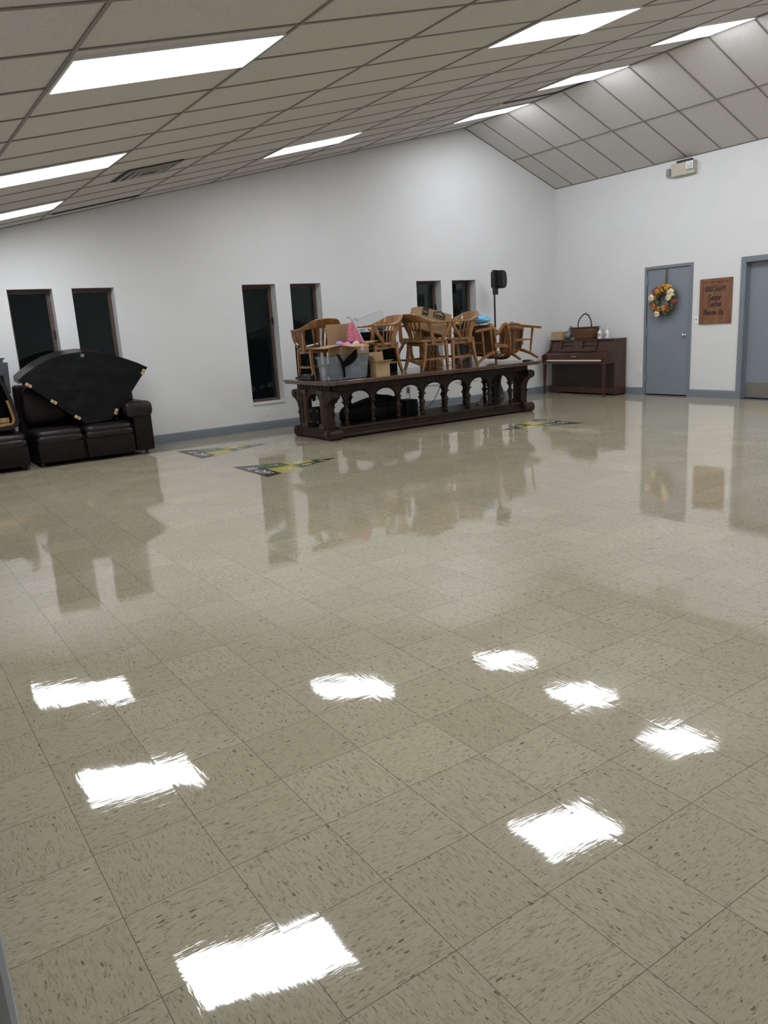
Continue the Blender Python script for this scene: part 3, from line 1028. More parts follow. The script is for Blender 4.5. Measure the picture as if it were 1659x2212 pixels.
# apron frieze
AX, AY = 1.80, 0.455
bm = new()
for sy in (-1, 1):
    y = sy * AY
    box(bm, -AX, AX, y - 0.03, y + 0.03, 0.662, 0.747, bev=0.006)
    for k in range(110):
        x = -AX + 0.02 + (2 * AX - 0.04) * (k + 0.5) / 110
        box(bm, x - 0.009, x + 0.009, y + sy * 0.026 - 0.008, y + sy * 0.026 + 0.008, 0.655, 0.669, bev=0.004, seg=1)
    for k in range(44):
        x = -AX + 0.04 + (2 * AX - 0.08) * (k + 0.5) / 44
        lathe(bm, [(0.030, 0), (0.026, 0.007), (0.012, 0.009), (0.008, 0.004), (0.001, 0.006)], 8,
              T(x, y + sy * 0.030, 0.706) @ RX(R90 if sy < 0 else -R90))
for sx in (-1, 1):
    box(bm, sx * AX - 0.03, sx * AX + 0.03, -AY, AY, 0.662, 0.747, bev=0.006)
    for k in range(9):
        y = -AY + 0.05 + (2 * AY - 0.1) * (k + 0.5) / 9
        lathe(bm, [(0.034, 0), (0.028, 0.007), (0.012, 0.009), (0.001, 0.006)], 8, T(sx * (AX + 0.03), y, 0.70) @ RY(sx * R90))
link('carved_apron', bm, M_walnut, tab)
# arcades
BP = 0.437
BXS = [(k - 3.5) * BP for k in range(8)]
FY, BY = -0.36, 0.25
def arcade(y, d):
    bm = new()
    top, spring, r = 0.664, 0.502, 0.178
    edges = [-1.70] + BXS + [1.70]
    for i in range(9):
        a, b = edges[i], edges[i + 1]
        if 0 < i < 8:
            c = (a + b) / 2
            rx = (b - a) / 2 - 0.022
            pts = [(c + rx * math.cos(PI - PI * k / 16), spring - 0.012 + (0.622 - spring + 0.012) * math.sin(PI * k / 16)) for k in range(17)]
        else:
            if i == 0:
                x0, x1 = a + 0.02, b - 0.022
            else:
                x0, x1 = a + 0.022, b - 0.02
            c = (x0 + x1) / 2; rx = (x1 - x0) / 2
            pts = [(c + rx * math.cos(PI - PI * k / 16), spring - 0.012 + 0.095 * math.sin(PI * k / 16)) for k in range(17)]
        # face strips between the arch and the top
        for (p, q) in zip(pts[:-1], pts[1:]):
            prism(bm, [p, q, (q[0], top), (p[0], top)], y - d, y + d, 'y')
        prism(bm, [(a, spring - 0.012), pts[0], (pts[0][0], top), (a, top)], y - d, y + d, 'y')
        prism(bm, [pts[-1], (b, spring - 0.012), (b, top), (pts[-1][0], top)], y - d, y + d, 'y')
        # raised archivolt moulding
        for off in (-1, 1):
            tube(bm, [(p[0], y + off * d, p[1] + 0.010) for p in pts], 0.009, 6)
    bmesh.ops.remove_doubles(bm, verts=bm.verts[:], dist=0.0002)
    return link('arcade_panel', bm, M_walnut, tab)
arcade(FY, 0.02)
arcade(BY, 0.02)
bal_prof = [(0.036, 0.0), (0.036, 0.014), (0.022, 0.018), (0.026, 0.03), (0.034, 0.045), (0.030, 0.058), (0.020, 0.066), (0.023, 0.075),
            (0.028, 0.165), (0.030, 0.185), (0.041, 0.192), (0.043, 0.203), (0.039, 0.215), (0.030, 0.232), (0.021, 0.248), (0.020, 0.268), (0.026, 0.276),
            (0.024, 0.282), (0.030, 0.300), (0.043, 0.316), (0.043, 0.332), (0.030, 0.338)]
for y in (FY, BY):
    for x in BXS:
        bm = new()
        lathe(bm, [(r_ * 1.15, z_) for r_, z_ in bal_prof], 8, T(x, y, 0.160) @ RZ(PI / 8))
        box(bm, x - 0.044, x + 0.044, y - 0.044, y + 0.044, 0.478, 0.494, bev=0.004)
        link('baluster', bm, M_walnut, tab, auto=40)
# lower shelf
bm = new()
box(bm, -1.70, 1.70, FY - 0.07, BY + 0.07, 0.125, 0.162, bev=0.008)
box(bm, -1.70, 1.70, FY - 0.055, BY + 0.055, 0.045, 0.126, bev=0.004)
box(bm, -1.70, 1.70, FY - 0.075, BY + 0.075, 0.020, 0.062, bev=0.012)
for k in range(90):
    x = -1.66 + 3.32 * (k + 0.5) / 90
    box(bm, x - 0.011, x + 0.011, FY - 0.061, FY - 0.050, 0.088, 0.108, bev=0.003, seg=1)
link('lower_shelf', bm, M_walnut, tab)
# end pedestals
EX = 1.80
FYo, FYi = -0.505, 0.505
for sx in (-1, 1):
    x = sx * EX
    bm = new()
    box(bm, x - 0.075, x + 0.075, -0.43, 0.43, 0.012, 0.125, bev=0.012)
    box(bm, x - 0.062, x + 0.062, -0.40, 0.40, 0.12, 0.142, bev=0.006)
    link('foot_rail', bm, M_walnut, tab)
    for sy in (-1, 1):
        bm = new()
        tube(bm, [(x - 0.105, sy * 0.455, 0.078), (x - 0.098, sy * 0.455, 0.078), (x + 0.098, sy * 0.455, 0.078), (x + 0.105, sy * 0.455, 0.078)], [0.058, 0.078, 0.078, 0.058], 16)
        tube(bm, [(x - 0.112, sy * 0.455, 0.078), (x + 0.112, sy * 0.455, 0.078)], 0.032, 10)
        box(bm, x - 0.095, x + 0.095, sy * 0.38 - 0.05, sy * 0.38 + 0.05, 0.003, 0.13, bev=0.02)
        link('scroll_foot', bm, M_walnut, tab, auto=50)
        # fluted column
        cy = sy * 0.235
        bm = new()
        rings = []
        nn = 48
        for z, k in ((0.205, 1.0), (0.62, 1.0)):
            ring = []
            for q in range(nn):
                a = 2 * PI * q / nn
                ex = 0.5
                ux = math.copysign(abs(math.cos(a)) ** ex, math.cos(a)); uy = math.copysign(abs(math.sin(a)) ** ex, math.sin(a))
                fl = 1 - 0.10 * (q % 4 in (1, 2))
                ring.append((x + 0.050 * ux * fl, cy + 0.058 * uy * fl, z))
            rings.append(ring)
        loft(bm, rings)
        box(bm, x - 0.068, x + 0.068, cy - 0.074, cy + 0.074, 0.140, 0.185, bev=0.006)
        box(bm, x - 0.059, x + 0.059, cy - 0.066, cy + 0.066, 0.183, 0.208, bev=0.008)
        box(bm, x - 0.057, x + 0.057, cy - 0.064, cy + 0.064, 0.615, 0.632, bev=0.006)
        box(bm, x - 0.066, x + 0.066, cy - 0.072, cy + 0.072, 0.630, 0.665, bev=0.006)
        link('fluted_column', bm, M_walcol, tab)
        # scroll bracket: profile in (distance from column, z)
        prof = [(0.0, 0.665), (0.235, 0.665), (0.262, 0.650), (0.280, 0.625), (0.282, 0.595), (0.268, 0.570), (0.240, 0.556), (0.205, 0.545),
                (0.165, 0.520), (0.130, 0.480), (0.108, 0.430), (0.100, 0.380), (0.098, 0.20), (0.115, 0.18), (0.115, 0.14), (0.0, 0.14)]
        bm = new()
        y0 = sy * 0.285
        poly = [(y0 + sy * d_, z) for d_, z in prof]
        prism(bm, poly, x - 0.055, x + 0.055, 'x')
        for off in (-0.055, 0.055):
            tube(bm, [(x + off, y0 + sy * d_, z) for d_, z in prof[2:13]], 0.011, 6)
            tube(bm, [(x + off - 0.012, y0 + sy * 0.222, 0.605), (x + off + 0.012, y0 + sy * 0.222, 0.605)], 0.045, 14)
            for q in range(6):
                blob(bm, (x + off, y0 + sy * (0.06 + 0.025 * (q % 3)), 0.62 - 0.055 * q), 0.014, 0.03, 0.03, q, 0.3, sub=1)
        for q in range(7):
            zz = 0.22 + 0.025 * q
            box(bm, x - 0.045, x + 0.045, y0 + sy * 0.094, y0 + sy * 0.102, zz, zz + 0.012)
        link('scroll_bracket', bm, M_walnut, tab)
    # arch between the two columns of the end
    bm = new()
    pts = [(0.165 * math.cos(PI - PI * k / 16), 0.46 + 0.155 * math.sin(PI * k / 16)) for k in range(17)]
    for (p, q) in zip(pts[:-1], pts[1:]):
        prism(bm, [p, q, (q[0], 0.664), (p[0], 0.664)], x - 0.025, x + 0.025, 'x')
    prism(bm, [(-0.18, 0.40), pts[0], (pts[0][0], 0.664), (-0.18, 0.664)], x - 0.025, x + 0.025, 'x')
    prism(bm, [pts[-1], (0.18, 0.40), (0.18, 0.664), (pts[-1][0], 0.664)], x - 0.025, x + 0.025, 'x')
    link('end_arch', bm, M_walnut, tab)
# pale chipped wood on the near left foot
bm = new()
blob(bm, (-EX - 0.085, -0.392, 0.085), 0.016, 0.03, 0.035, 3, 0.3)
link('chipped_corner', bm, M_block, tab)['label'] = 'pale broken wood on the table foot'

# ------------------------------------------------------------------ oak armchairs
def rail_path(n=40):
    """half plan of the bow from the left arm tip round the back to the right arm tip"""
    out = []
    ctrl = [(-0.262, -0.235, 0), (-0.292, -0.15, 0), (-0.300, -0.03, 0.0), (-0.288, 0.09, 0.10), (-0.250, 0.19, 0.45), (-0.185, 0.262, 0.85), (-0.10, 0.295, 0.97), (0, 0.305, 1.0)]
    full = ctrl + [(-x, y, t) for x, y, t in ctrl[-2::-1]]
    m = len(full)
    for i in range(n + 1):
        s = i / n * (m - 1)
        k = min(int(s), m - 2)
        f = s - k
        P = [full[max(0, min(m - 1, k + j))] for j in (-1, 0, 1, 2)]
        def cr(a):
            p0, p1, p2, p3 = (q[a] for q in P)
            return 0.5 * (2 * p1 + (p2 - p0) * f + (2 * p0 - 5 * p1 + 4 * p2 - p3) * f * f + (3 * p1 - p0 - 3 * p2 + p3) * f ** 3)
        out.append((cr(0), cr(1), max(0, min(1, cr(2)))))
    return out

def make_chair(label, barrel=False, hcrest=0.815):
    t = thing('oak_armchair', label, 'chair', group='oak armchairs piled on the carved table')
    # seat: rounded shield
    bm = new()
    def seat_pt(a):
        x = 0.255 * math.copysign(abs(math.cos(a)) ** 0.45, math.cos(a))
        y = 0.245 * math.copysign(abs(math.sin(a)) ** (0.45 if math.sin(a) < 0 else 0.7), math.sin(a))
        return x, y - 0.01
    rings = []
    for z, k in ((0.405, 0.93), (0.408, 0.99), (0.418, 1.0), (0.430, 1.0), (0.438, 0.98), (0.436, 0.8), (0.428, 0.4)):
        rings.append([(seat_pt(2 * PI * q / 36)[0] * k, seat_pt(2 * PI * q / 36)[1] * k, z) for q in range(36)])
    loft(bm, rings)
    link('seat', bm, M_oak2, t, auto=35)
    bm = new()
    for (a, b) in (((-0.20, -0.205), (0.20, -0.205)), ((-0.20, 0.175), (0.20, 0.175)), ((-0.205, -0.20), (-0.205, 0.17)), ((0.205, -0.20), (0.205, 0.17))):
        bar(bm, (a[0], a[1], 0.376), (b[0], b[1], 0.376), 0.022 if a[0] != b[0] else 0.022, d0=0.06, side=(0, 1, 0) if a[0] != b[0] else (1, 0, 0))
    link('seat_frame', bm, M_oak, t)
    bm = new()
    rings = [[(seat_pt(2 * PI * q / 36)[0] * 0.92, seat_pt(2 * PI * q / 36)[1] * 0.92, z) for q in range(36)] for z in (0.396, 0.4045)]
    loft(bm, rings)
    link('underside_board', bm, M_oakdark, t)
    for sx in (-1, 1):
        bm = new()
        bar(bm, (sx * 0.205, -0.205, 0.406), (sx * 0.215, -0.215, 0.0012), 0.044, 0.032)
        link('leg', bm, M_oak, t)
        bm = new()
        ribbon(bm, [(sx * 0.195, 0.165, 0.406), (sx * 0.198, 0.178, 0.28), (sx * 0.202, 0.205, 0.14), (sx * 0.207, 0.253, 0.0055)], [0.042, 0.040, 0.036, 0.030], [0.046, 0.042, 0.036, 0.030], (1, 0, 0))
        link('leg', bm, M_oak, t)
        bm = new()
        bar(bm, (sx * 0.208, -0.205, 0.165), (sx * 0.202, 0.19, 0.165), 0.020, d0=0.036, side=(1, 0, 0))
        link('stretcher', bm, M_oak, t)
    bm = new()
    bar(bm, (-0.20, -0.02, 0.165), (0.20, -0.02, 0.165), 0.034, d0=0.020, side=(0, 0, 1))
    link('stretcher', bm, M_oak, t)
    # bow: arms and crest in one bent rail
    path = rail_path(44)
    rings = []
    for i, (x, y, c) in enumerate(path):
        a = path[max(0, i - 1)]; b = path[min(len(path) - 1, i + 1)]
        tx, ty = b[0] - a[0], b[1] - a[1]
        l = math.hypot(tx, ty); tx /= l; ty /= l
        nx, ny = ty, -tx            # inward or outward normal
        w = 0.066 * (1 - c) + 0.024 * c
        e = min(1, min(i, len(path) - 1 - i) / 2.0 + 0.45)
        w *= e
        ztop = 0.690 + (hcrest - 0.690) * c
        zbot = 0.662 + 0.028 * c
        lean = 0.045 * c
        cx, cy = x, y
        rec = Vector((0, 1, 0)) * lean
        sec = []
        rad = 0.008
        for du, dz in ((-w / 2, rad), (-w / 2 + rad, 0), (w / 2 - rad, 0), (w / 2, rad), (w / 2, ztop - zbot - rad), (w / 2 - rad, ztop - zbot), (-w / 2 + rad, ztop - zbot), (-w / 2, ztop - zbot - rad)):
            f = dz / max(1e-4, ztop - zbot)
            sec.append(Vector((cx + nx * du, cy + ny * du, zbot + dz)) + rec * f)
        rings.append(sec)
    loft(bm := new(), rings)
    link('crest_rail', bm, M_oak, t, auto=40)
    for sx in (-1, 1):
        bm = new()
        ribbon(bm, [(sx * 0.236, -0.10, 0.395), (sx * 0.262, -0.105, 0.455), (sx * 0.276, -0.165, 0.53), (sx * 0.272, -0.215, 0.60), (sx * 0.268, -0.222, 0.665)],
               [0.048, 0.046, 0.038, 0.040, 0.046], [0.026, 0.026, 0.026, 0.028, 0.03], (0, 1, 0.2))
        link('arm_support', bm, M_oak, t)
        bm = new()
        ribbon(bm, [(sx * 0.246, 0.065, 0.375), (sx * 0.252, 0.075, 0.46), (sx * 0.262, 0.10, 0.58), (sx * 0.268, 0.135, 0.68)],
               [0.064, 0.058, 0.046, 0.062], 0.024, (0, 1, 0.15))
        link('back_post', bm, M_oak, t)
    ns = 6
    for k in range(ns):
        u = (k - (ns - 1) / 2) / ((ns - 1) / 2)
        bm = new()
        ribbon(bm, [(u * 0.125, 0.215 - 0.03 * u * u, 0.432), (u * 0.145, 0.235 - 0.035 * u * u, 0.53), (u * 0.168, 0.275 - 0.04 * u * u, 0.63), (u * 0.185, 0.302 - 0.045 * u * u, 0.70)],
               [0.022, 0.026, 0.034, 0.032], 0.011, (1, 0, 0))
        link('slat', bm, M_oak, t)
    if barrel:
        for sx in (-1, 1):
            for k in range(5):
                y = -0.13 + 0.062 * k
                bm = new()
                ribbon(bm, [(sx * 0.235, y * 0.9, 0.432), (sx * 0.255, y, 0.53), (sx * 0.285, y, 0.668)], [0.022, 0.026, 0.03], 0.011, (0, 1, 0))
                link('slat', bm, M_oak, t)
    return t

def frame_matrix(origin, right, front, up, pivot=(0, 0, 0)):
    """chair axes: local +x = right, local -y = front, +z = up"""
    r = Vector(right).normalized(); f = Vector(front).normalized(); u = Vector(up).normalized()
    M = Matrix((r, -f, u)).transposed().to_4x4()
    M.translation = Vector(origin) - M.to_3x3() @ Vector(pivot)
    return M

chair = make_chair('oak armchair facing left, just right of the small open cardboard box')
chair.matrix_world = T(5.225, 7.375, TZ + 0.002) @ RZ(-R90 + 0.03)
dup(chair, mat=T(6.02, 7.31, TZ + 0.002) @ RZ(R90 + 0.02), label='oak armchair facing right with the big moving box on its seat')
dup(chair, mat=T(6.555, 7.285, TZ + 0.002) @ RZ(-R90 - 0.05), label='oak armchair upright facing left, beside the two toppled chairs')
# toppled on their backs: the front of each chair points up, crest and rear feet touch the table
def toppled(px, py, ux, uy, label):
    U = Vector((ux, uy, 0)).normalized() * math.cos(0.125) + Vector((0, 0, math.sin(0.125)))
    side = Vector((0, 0, 1)).cross(U).normalized()
    F = U.cross(side).normalized()
    if F.z < 0: F = -F
    Rr = F.cross(U)
    dup(chair, mat=frame_matrix((px, py, TZ + 0.295), Rr, F, U), label=label)
toppled(6.805, 7.345, 0.985, 0.15, 'oak armchair toppled on its back with legs pointing left, under the blue bag')
toppled(7.89, 7.06, -0.08, 0.99, 'oak armchair toppled on its back with legs pointing at us, furthest right')
# upside down at the back
dup(chair, mat=T(6.38, 7.94, TZ + 0.818) @ RZ(0.05) @ RX(PI), label='oak armchair upside down at the back of the table, seen between other chairs\' legs')
c1 = make_chair('oak armchair at the table\'s left end with slats all round, back turned to us', True)
c1.matrix_world = T(4.52, 7.86, TZ + 0.002) @ RZ(PI - 0.06)

# ------------------------------------------------------------------ things on the table
def open_carton(name, label, w, d, h, M, flaps, m=M_card, tape=None):
    t = thing(name, label, 'box', mat=M)
    bm = new()
    k = 0.004
    box(bm, -w / 2, w / 2, -d / 2, d / 2, 0, k)
    box(bm, -w / 2, w / 2, -d / 2, -d / 2 + k, k, h)
    box(bm, -w / 2, w / 2, d / 2 - k, d / 2, k, h)
    box(bm, -w / 2, -w / 2 + k, -d / 2 + k, d / 2 - k, k, h)
    box(bm, w / 2 - k, w / 2, -d / 2 + k, d / 2 - k, k, h)
    link('carton_body', bm, m, t)
    # flaps: side, angle (0 = straight up, 90 = level outwards), length
    for side, ang, ln in flaps:
        bm = new()
        a = math.radians(ang)
        if side == 'f': Mf = T(0, -d / 2 + k / 2, h) @ RX(a); ww = w
        elif side == 'b': Mf = T(0, d / 2 - k / 2, h) @ RX(-a); ww = w
        elif side == 'l': Mf = T(-w / 2 + k / 2, 0, h) @ RZ(-R90) @ RX(a); ww = d
        else: Mf = T(w / 2 - k / 2, 0, h) @ RZ(R90) @ RX(a); ww = d
        box(bm, -ww / 2 + 0.002, ww / 2 - 0.002, -k / 2, k / 2, 0.0005, ln, Mf)
        link('flap', bm, m, t)
    if tape:
        bm = new()
        box(bm, tape[0] - 0.025, tape[0] + 0.025, -d / 2 - 0.001, -d / 2 - 0.0002, h * 0.3, h)
        link('tape', bm, M_lilac, t)
    return t

# clear storage tote
t = thing('storage_tote', 'clear plastic storage tote of dark clothing at the table\'s front left corner', 'tote', (4.50, 7.17, TZ + 0.001), 0.02)
def tote_ring(z, hx, hy, r=0.05, n=6):
    out = []
    for cx, cy, a0 in ((hx - r, hy - r, 0), (-hx + r, hy - r, R90), (-hx + r, -hy + r, PI), (hx - r, -hy + r, 3 * R90)):
        for q in range(n + 1):
            a = a0 + R90 * q / n
            out.append((cx + r * math.cos(a), cy + r * math.sin(a), z))
    return out
bm = new()
outer = [tote_ring(0.0, 0.27, 0.155), tote_ring(0.012, 0.288, 0.168), tote_ring(0.29, 0.318, 0.188), tote_ring(0.292, 0.333, 0.203), tote_ring(0.318, 0.335, 0.205),
         tote_ring(0.320, 0.318, 0.190), tote_ring(0.016, 0.280, 0.160)]
loft(bm, outer)
link('tub', bm, M_tote, t)
bm = new()
rnd = random.Random(8)
for k in range(10):
    blob(bm, (rnd.uniform(-0.15, -0.08), rnd.uniform(-0.05, 0.05), 0.095 + 0.022 * (k % 5)), 0.10, 0.085, 0.06, k, 0.1)
cl = link('clothing', bm, M_navy, None, smooth=True)
cl.matrix_world = t.matrix_world @ T(0, 0, 0)
cl.location = (4.50, 7.17, TZ + 0.001)
tag(cl, 'dark navy clothing heaped inside the clear tote', 'clothing', kind=None)
bm = new()
for k in range(5):
    blob(bm, (0.14 + rnd.uniform(-0.01, 0.02), rnd.uniform(-0.07, 0.05), 0.10 + 0.028 * k), 0.10, 0.085, 0.07, 30 + k, 0.1)
cl = link('folded_cloth', bm, M_slate, None, smooth=True)
cl.location = (4.50, 7.17, TZ + 0.001)
tag(cl, 'slate blue cloth in the right half of the clear tote', 'cloth')
# black strap hanging over the tote front
bm = new()
ribbon(bm, [(-0.20, -0.17, 0.333), (-0.195, -0.212, 0.334), (-0.165, -0.222, 0.27), (-0.135, -0.216, 0.21), (-0.118, -0.208, 0.12), (-0.11, -0.200, 0.04)], [0.03, 0.03, 0.036, 0.036, 0.034, 0.03], 0.006, (1, 0, 0.15))
st = link('hanging_strap', bm, M_strap)
st.location = (4.50, 7.17, TZ + 0.001)
tag(st, 'narrow black strap hanging down the front of the clear tote', 'strap')
bm = new()
rings = []
for x, zc, hgt, yy in ((-0.13, 0.205, 0.07, -0.224), (-0.07, 0.235, 0.10, -0.228), (-0.01, 0.272, 0.12, -0.232), (0.05, 0.312, 0.13, -0.228), (0.09, 0.345, 0.10, -0.222)):
    rings.append([(x, yy - 0.008, zc - hgt / 2), (x, yy + 0.006, zc - hgt / 2), (x, yy + 0.006, zc + hgt / 2), (x, yy - 0.008, zc + hgt / 2)])
loft(bm, rings)
st = link('draped_fabric', bm, M_strap)
st.location = (4.50, 7.17, TZ + 0.001)
tag(st, 'black fabric draped diagonally over the rim of the clear tote', 'fabric')

# open carton of toys on the tote
BX, BYc, BZ = 4.60, 7.17, TZ + 0.325
M1 = T(BX, BYc, BZ) @ RZ(0.10)
t = open_carton('toy_carton', 'open cardboard box of toys standing on the clear tote', 0.46, 0.30, 0.135, M1,
                (('b', 4, 0.27), ('l', 98, 0.26), ('r', 84, 0.20), ), tape=(0.12,))
bm = new()
box(bm, -0.23, 0.06, -0.152, -0.148, 0.0, 0.27, T(0, 0, 0.135) @ T(-0.02, -0.15, 0) @ RX(math.radians(96)) @ T(0, 0.15, 0))
fl = link('flap', bm, M_card2, t)
rnd = random.Random(3)
toys = [('toy_ball', M_hot, 'hot pink toy showing at the front of the open carton', (-0.095, -0.085, 0.135), (0.065, 0.045, 0.035)),
        ('toy_figure', M_purple, 'purple toy behind the pink toys in the open carton', (-0.12, 0.03, 0.14), (0.06, 0.045, 0.04)),
        ('toy_block', M_red, 'red toy at the right corner of the open carton', (0.185, -0.10, 0.135), (0.030, 0.034, 0.03)),
        ('party_napkins', M_peach, 'peach patterned paper bundle in the middle of the open carton', (0.06, -0.100, 0.13), (0.07, 0.036, 0.04)),
        ('toy_figure', M_white, 'white plastic packet between toys in the open carton', (0.14, 0.085, 0.13), (0.05, 0.045, 0.04)),
        ('toy_cushion', M_navy, 'dark toy filling the bottom of the open carton', (0.0, 0.0, 0.050), (0.17, 0.10, 0.038))]
for nm, m, lab, c, rd in toys:
    bm = new()
    blob(bm, (0, 0, 0), *rd, seed=len(lab), amt=0.24)
    o = link(nm, bm, m, None, smooth=True)
    o.matrix_world = M1 @ T(*c)
    tag(o, lab, 'toy')
# pink cone bag
t = thing('gift_bag', 'pink patterned cone bag with blue foot poking out of the toy carton', 'gift bag', mat=M1 @ T(0.10, -0.01, 0.10) @ RY(0.10))
bm = new()
rings = []
for z, x0, x1 in ((0.03, -0.105, 0.120), (0.07, -0.102, 0.125), (0.16, -0.098, 0.065), (0.24, -0.090, 0.005), (0.31, -0.080, -0.045)):
    rings.append([(x0, -0.03, z), (x1, -0.03, z), (x1, 0.03, z), (x0, 0.03, z)])
loft(bm, rings)
link('cone', bm, M_pink, t)
bm = new()
box(bm, -0.108, 0.125, -0.034, 0.034, 0.015, 0.068, bev=0.01)
link('band', bm, M_blueft, t)
bm = new()
bar(bm, (0.128, -0.031, 0.075), (-0.042, -0.031, 0.315), 0.012, d0=0.004)
link('white_edge', bm, M_white, t)
bm = new()
tube(bm, [(-0.14, 0, 0.37), (-0.10, 0, 0.375), (-0.07, 0, 0.355), (-0.045, 0, 0.32), (-0.03, 0, 0.345), (0.0, 0, 0.368), (0.03, 0, 0.362), (0.045, 0, 0.335)], 0.004, 6)
link('wire_hanger', bm, M_black, t)
# small carton
t = open_carton('small_carton', 'small open cardboard box to the right of the clear tote', 0.225, 0.15, 0.20, T(5.005, 7.04, TZ + 0.001) @ RZ(0.0),
                (('b', 6, 0.13), ('f', 78, 0.10), ('l', 25, 0.09), ('r', 100, 0.09)), M_card2)
# big moving box on the chair seat
Mb = T(6.045, 7.32, TZ + 0.456) @ RZ(-0.10) @ RY(0.27)
t = thing('moving_box', 'large tilted cardboard box with black print on an oak chair seat', 'box', mat=Mb)
bm = new()
box(bm, -0.255, 0.265, -0.14, 0.16, 0.075, 0.40, bev=0.004)
link('carton_body', bm, M_card, t)
bm = new()
yf = -0.1412
box(bm, -0.235, -0.135, yf - 0.0008, yf, 0.29, 0.398)
for p0, p1 in (((-0.04, 0.30), (-0.04, 0.365)), ((-0.04, 0.365), (0.06, 0.40)), ((0.06, 0.40), (0.15, 0.355)), ((0.15, 0.355), (0.15, 0.30)), ((-0.04, 0.30), (0.15, 0.30))):
    bar(bm, (p0[0], yf - 0.0006, p0[1]), (p1[0], yf - 0.0006, p1[1]), 0.014, d0=0.0012, side=(0, 0, 1) if p0[1] == p1[1] else (1, 0, 0))
box(bm, -0.02, 0.135, yf - 0.0008, yf, 0.318, 0.345)
pr = link('printed_marks', bm, M_ink, t)
bm = new()
put_text(bm, 'E', 0.085, T(-0.185, yf - 0.0012, 0.345) @ RX(R90) @ RZ(R90))
link('printed_letter', bm, M_card2, pr)
bm = new()
box(bm, -0.255, 0.265, -0.1405, -0.1398, 0.078, 0.088)
link('taped_seam', bm, M_cord, t)
# black clamp tool at the left end
t = thing('folding_tripod', 'black folded tripod lying at the left end of the table', 'tripod', (4.165, 7.72, TZ + 0.03), -R90)
for k, (y, z) in enumerate(((0, 0), (0.035, 0.0), (0.017, 0.028))):
    bm = new()
    tube(bm, [(-0.17 + 0.02 * k, y, z), (0.12, y, z)], 0.013, 8)
    tube(bm, [(-0.19 + 0.02 * k, y, z), (-0.17 + 0.02 * k, y, z)], 0.017, 8)
    link('tripod_leg', bm, M_black, t)
bm = new()
box(bm, 0.10, 0.26, -0.02, 0.055, -0.025, 0.05, bev=0.012)
blob(bm, (0.24, 0.02, 0.04), 0.03, 0.03, 0.03, 2, 0.1)
link('tripod_head', bm, M_black, t)
bm = new()
box(bm, 0.02, 0.15, 0.0, 0.03, 0.045, 0.055)
link('mount_plate', bm, M_steel, t)
# papers on the first chair seat
bm = new()
box(bm, -0.14, 0.14, -0.02, 0.02, 0, 0.02, RY(-0.12), bev=0.006)
o = link('rolled_paper', bm, M_white)
o.location = (4.42, 7.80, TZ + 0.462); o.rotation_euler = (0, 0, 0.2)
tag(o, 'white rolled paper lying on the seat of the leftmost oak chair', 'paper')
# black trunks at the back of the table
t = thing('storage_case', 'long black case behind the toy carton at the back of the table', 'case', (5.33, 7.96, TZ + 0.001))
bm = new()
box(bm, -0.47, 0.50, -0.17, 0.22, 0, 0.50, bev=0.012)
link('case_body', bm, M_blacktk, t)
bm = new()
box(bm, -0.475, 0.505, -0.175, 0.225, 0.502, 0.60, bev=0.012)
link('case_lid', bm, M_blacktk, t)
for k, (x, m, rx_, rz_, lab) in enumerate(((-0.30, M_film, 0.12, 0.05, 'crumpled clear plastic bag on the left of the black case'),
                                     (-0.02, M_film, 0.10, 0.045, 'clear plastic wrap in the middle of the black case top'),
                                     (0.20, M_peach, 0.07, 0.05, 'peach and red packet on top of the black case, behind an arm rest'),
                                     (0.36, M_slate, 0.07, 0.06, 'blue packet at the right end of the black case top'))):
    bm = new()
    blob(bm, (0, 0, 0), rx_, 0.07, rz_, 40 + k, 0.2)
    o = link('plastic_bag' if m is M_film else 'party_packet', bm, m)
    o.location = (5.33 + x, 7.96, TZ + 0.605 + rz_ * 0.9)
    tag(o, lab, 'bag' if m is M_film else 'packet')
bm = new()
box(bm, -0.46, 0.46, -0.004, 0.004, -0.17, 0.17)
tube(bm, [(-0.46, 0, -0.17), (0.46, 0, -0.17), (0.46, 0, 0.17), (-0.46, 0, 0.17), (-0.46, 0, -0.17)], 0.010, 6)
o = link('tote_lid', bm, M_tote)
o.matrix_world = T(5.50, 8.235, TZ + 0.62) @ RY(-0.30)
tag(o, 'clear plastic tote lid leaning up behind the oak chairs', 'lid')
# blue bag, phone and dark lump
t = thing('plastic_bag', 'blue plastic bag lying on top of a toppled oak chair', 'bag', (7.12, 7.38, TZ + 0.645))
bm = new()
blob(bm, (0, 0, 0.03), 0.20, 0.14, 0.058, 5, 0.12, sub=3)
link('bag_body', bm, M_bluebag, t)
bm = new()
tube(bm, [(0.0, 0, 0.07), (0.02, 0, 0.105), (-0.01, 0, 0.125)], [0.03, 0.012, 0.004], 7)
link('bag_knot', bm, M_bluebag, t)
bm = new()
blob(bm, (0, 0, 0), 0.06, 0.06, 0.045, 9, 0.2)
o = link('yellow_packet', bm, M_yellow)
o.location = (6.915, 7.62, TZ + 0.66)
tag(o, 'yellow packet beside the blue bag behind an upright chair\'s slats', 'packet')
bm = new()
box(bm, -0.06, 0.06, -0.03, 0.03, 0, 0.026, bev=0.006)
tube(bm, [(0.06, 0, 0.012), (0.10, 0.0, 0.008), (0.14, -0.01, 0.006)], 0.006, 6)
o = link('power_adapter', bm, M_black)
o.location = (7.83, 7.10, TZ + 0.001)
tag(o, 'small black power adapter on the right end of the table', 'adapter')

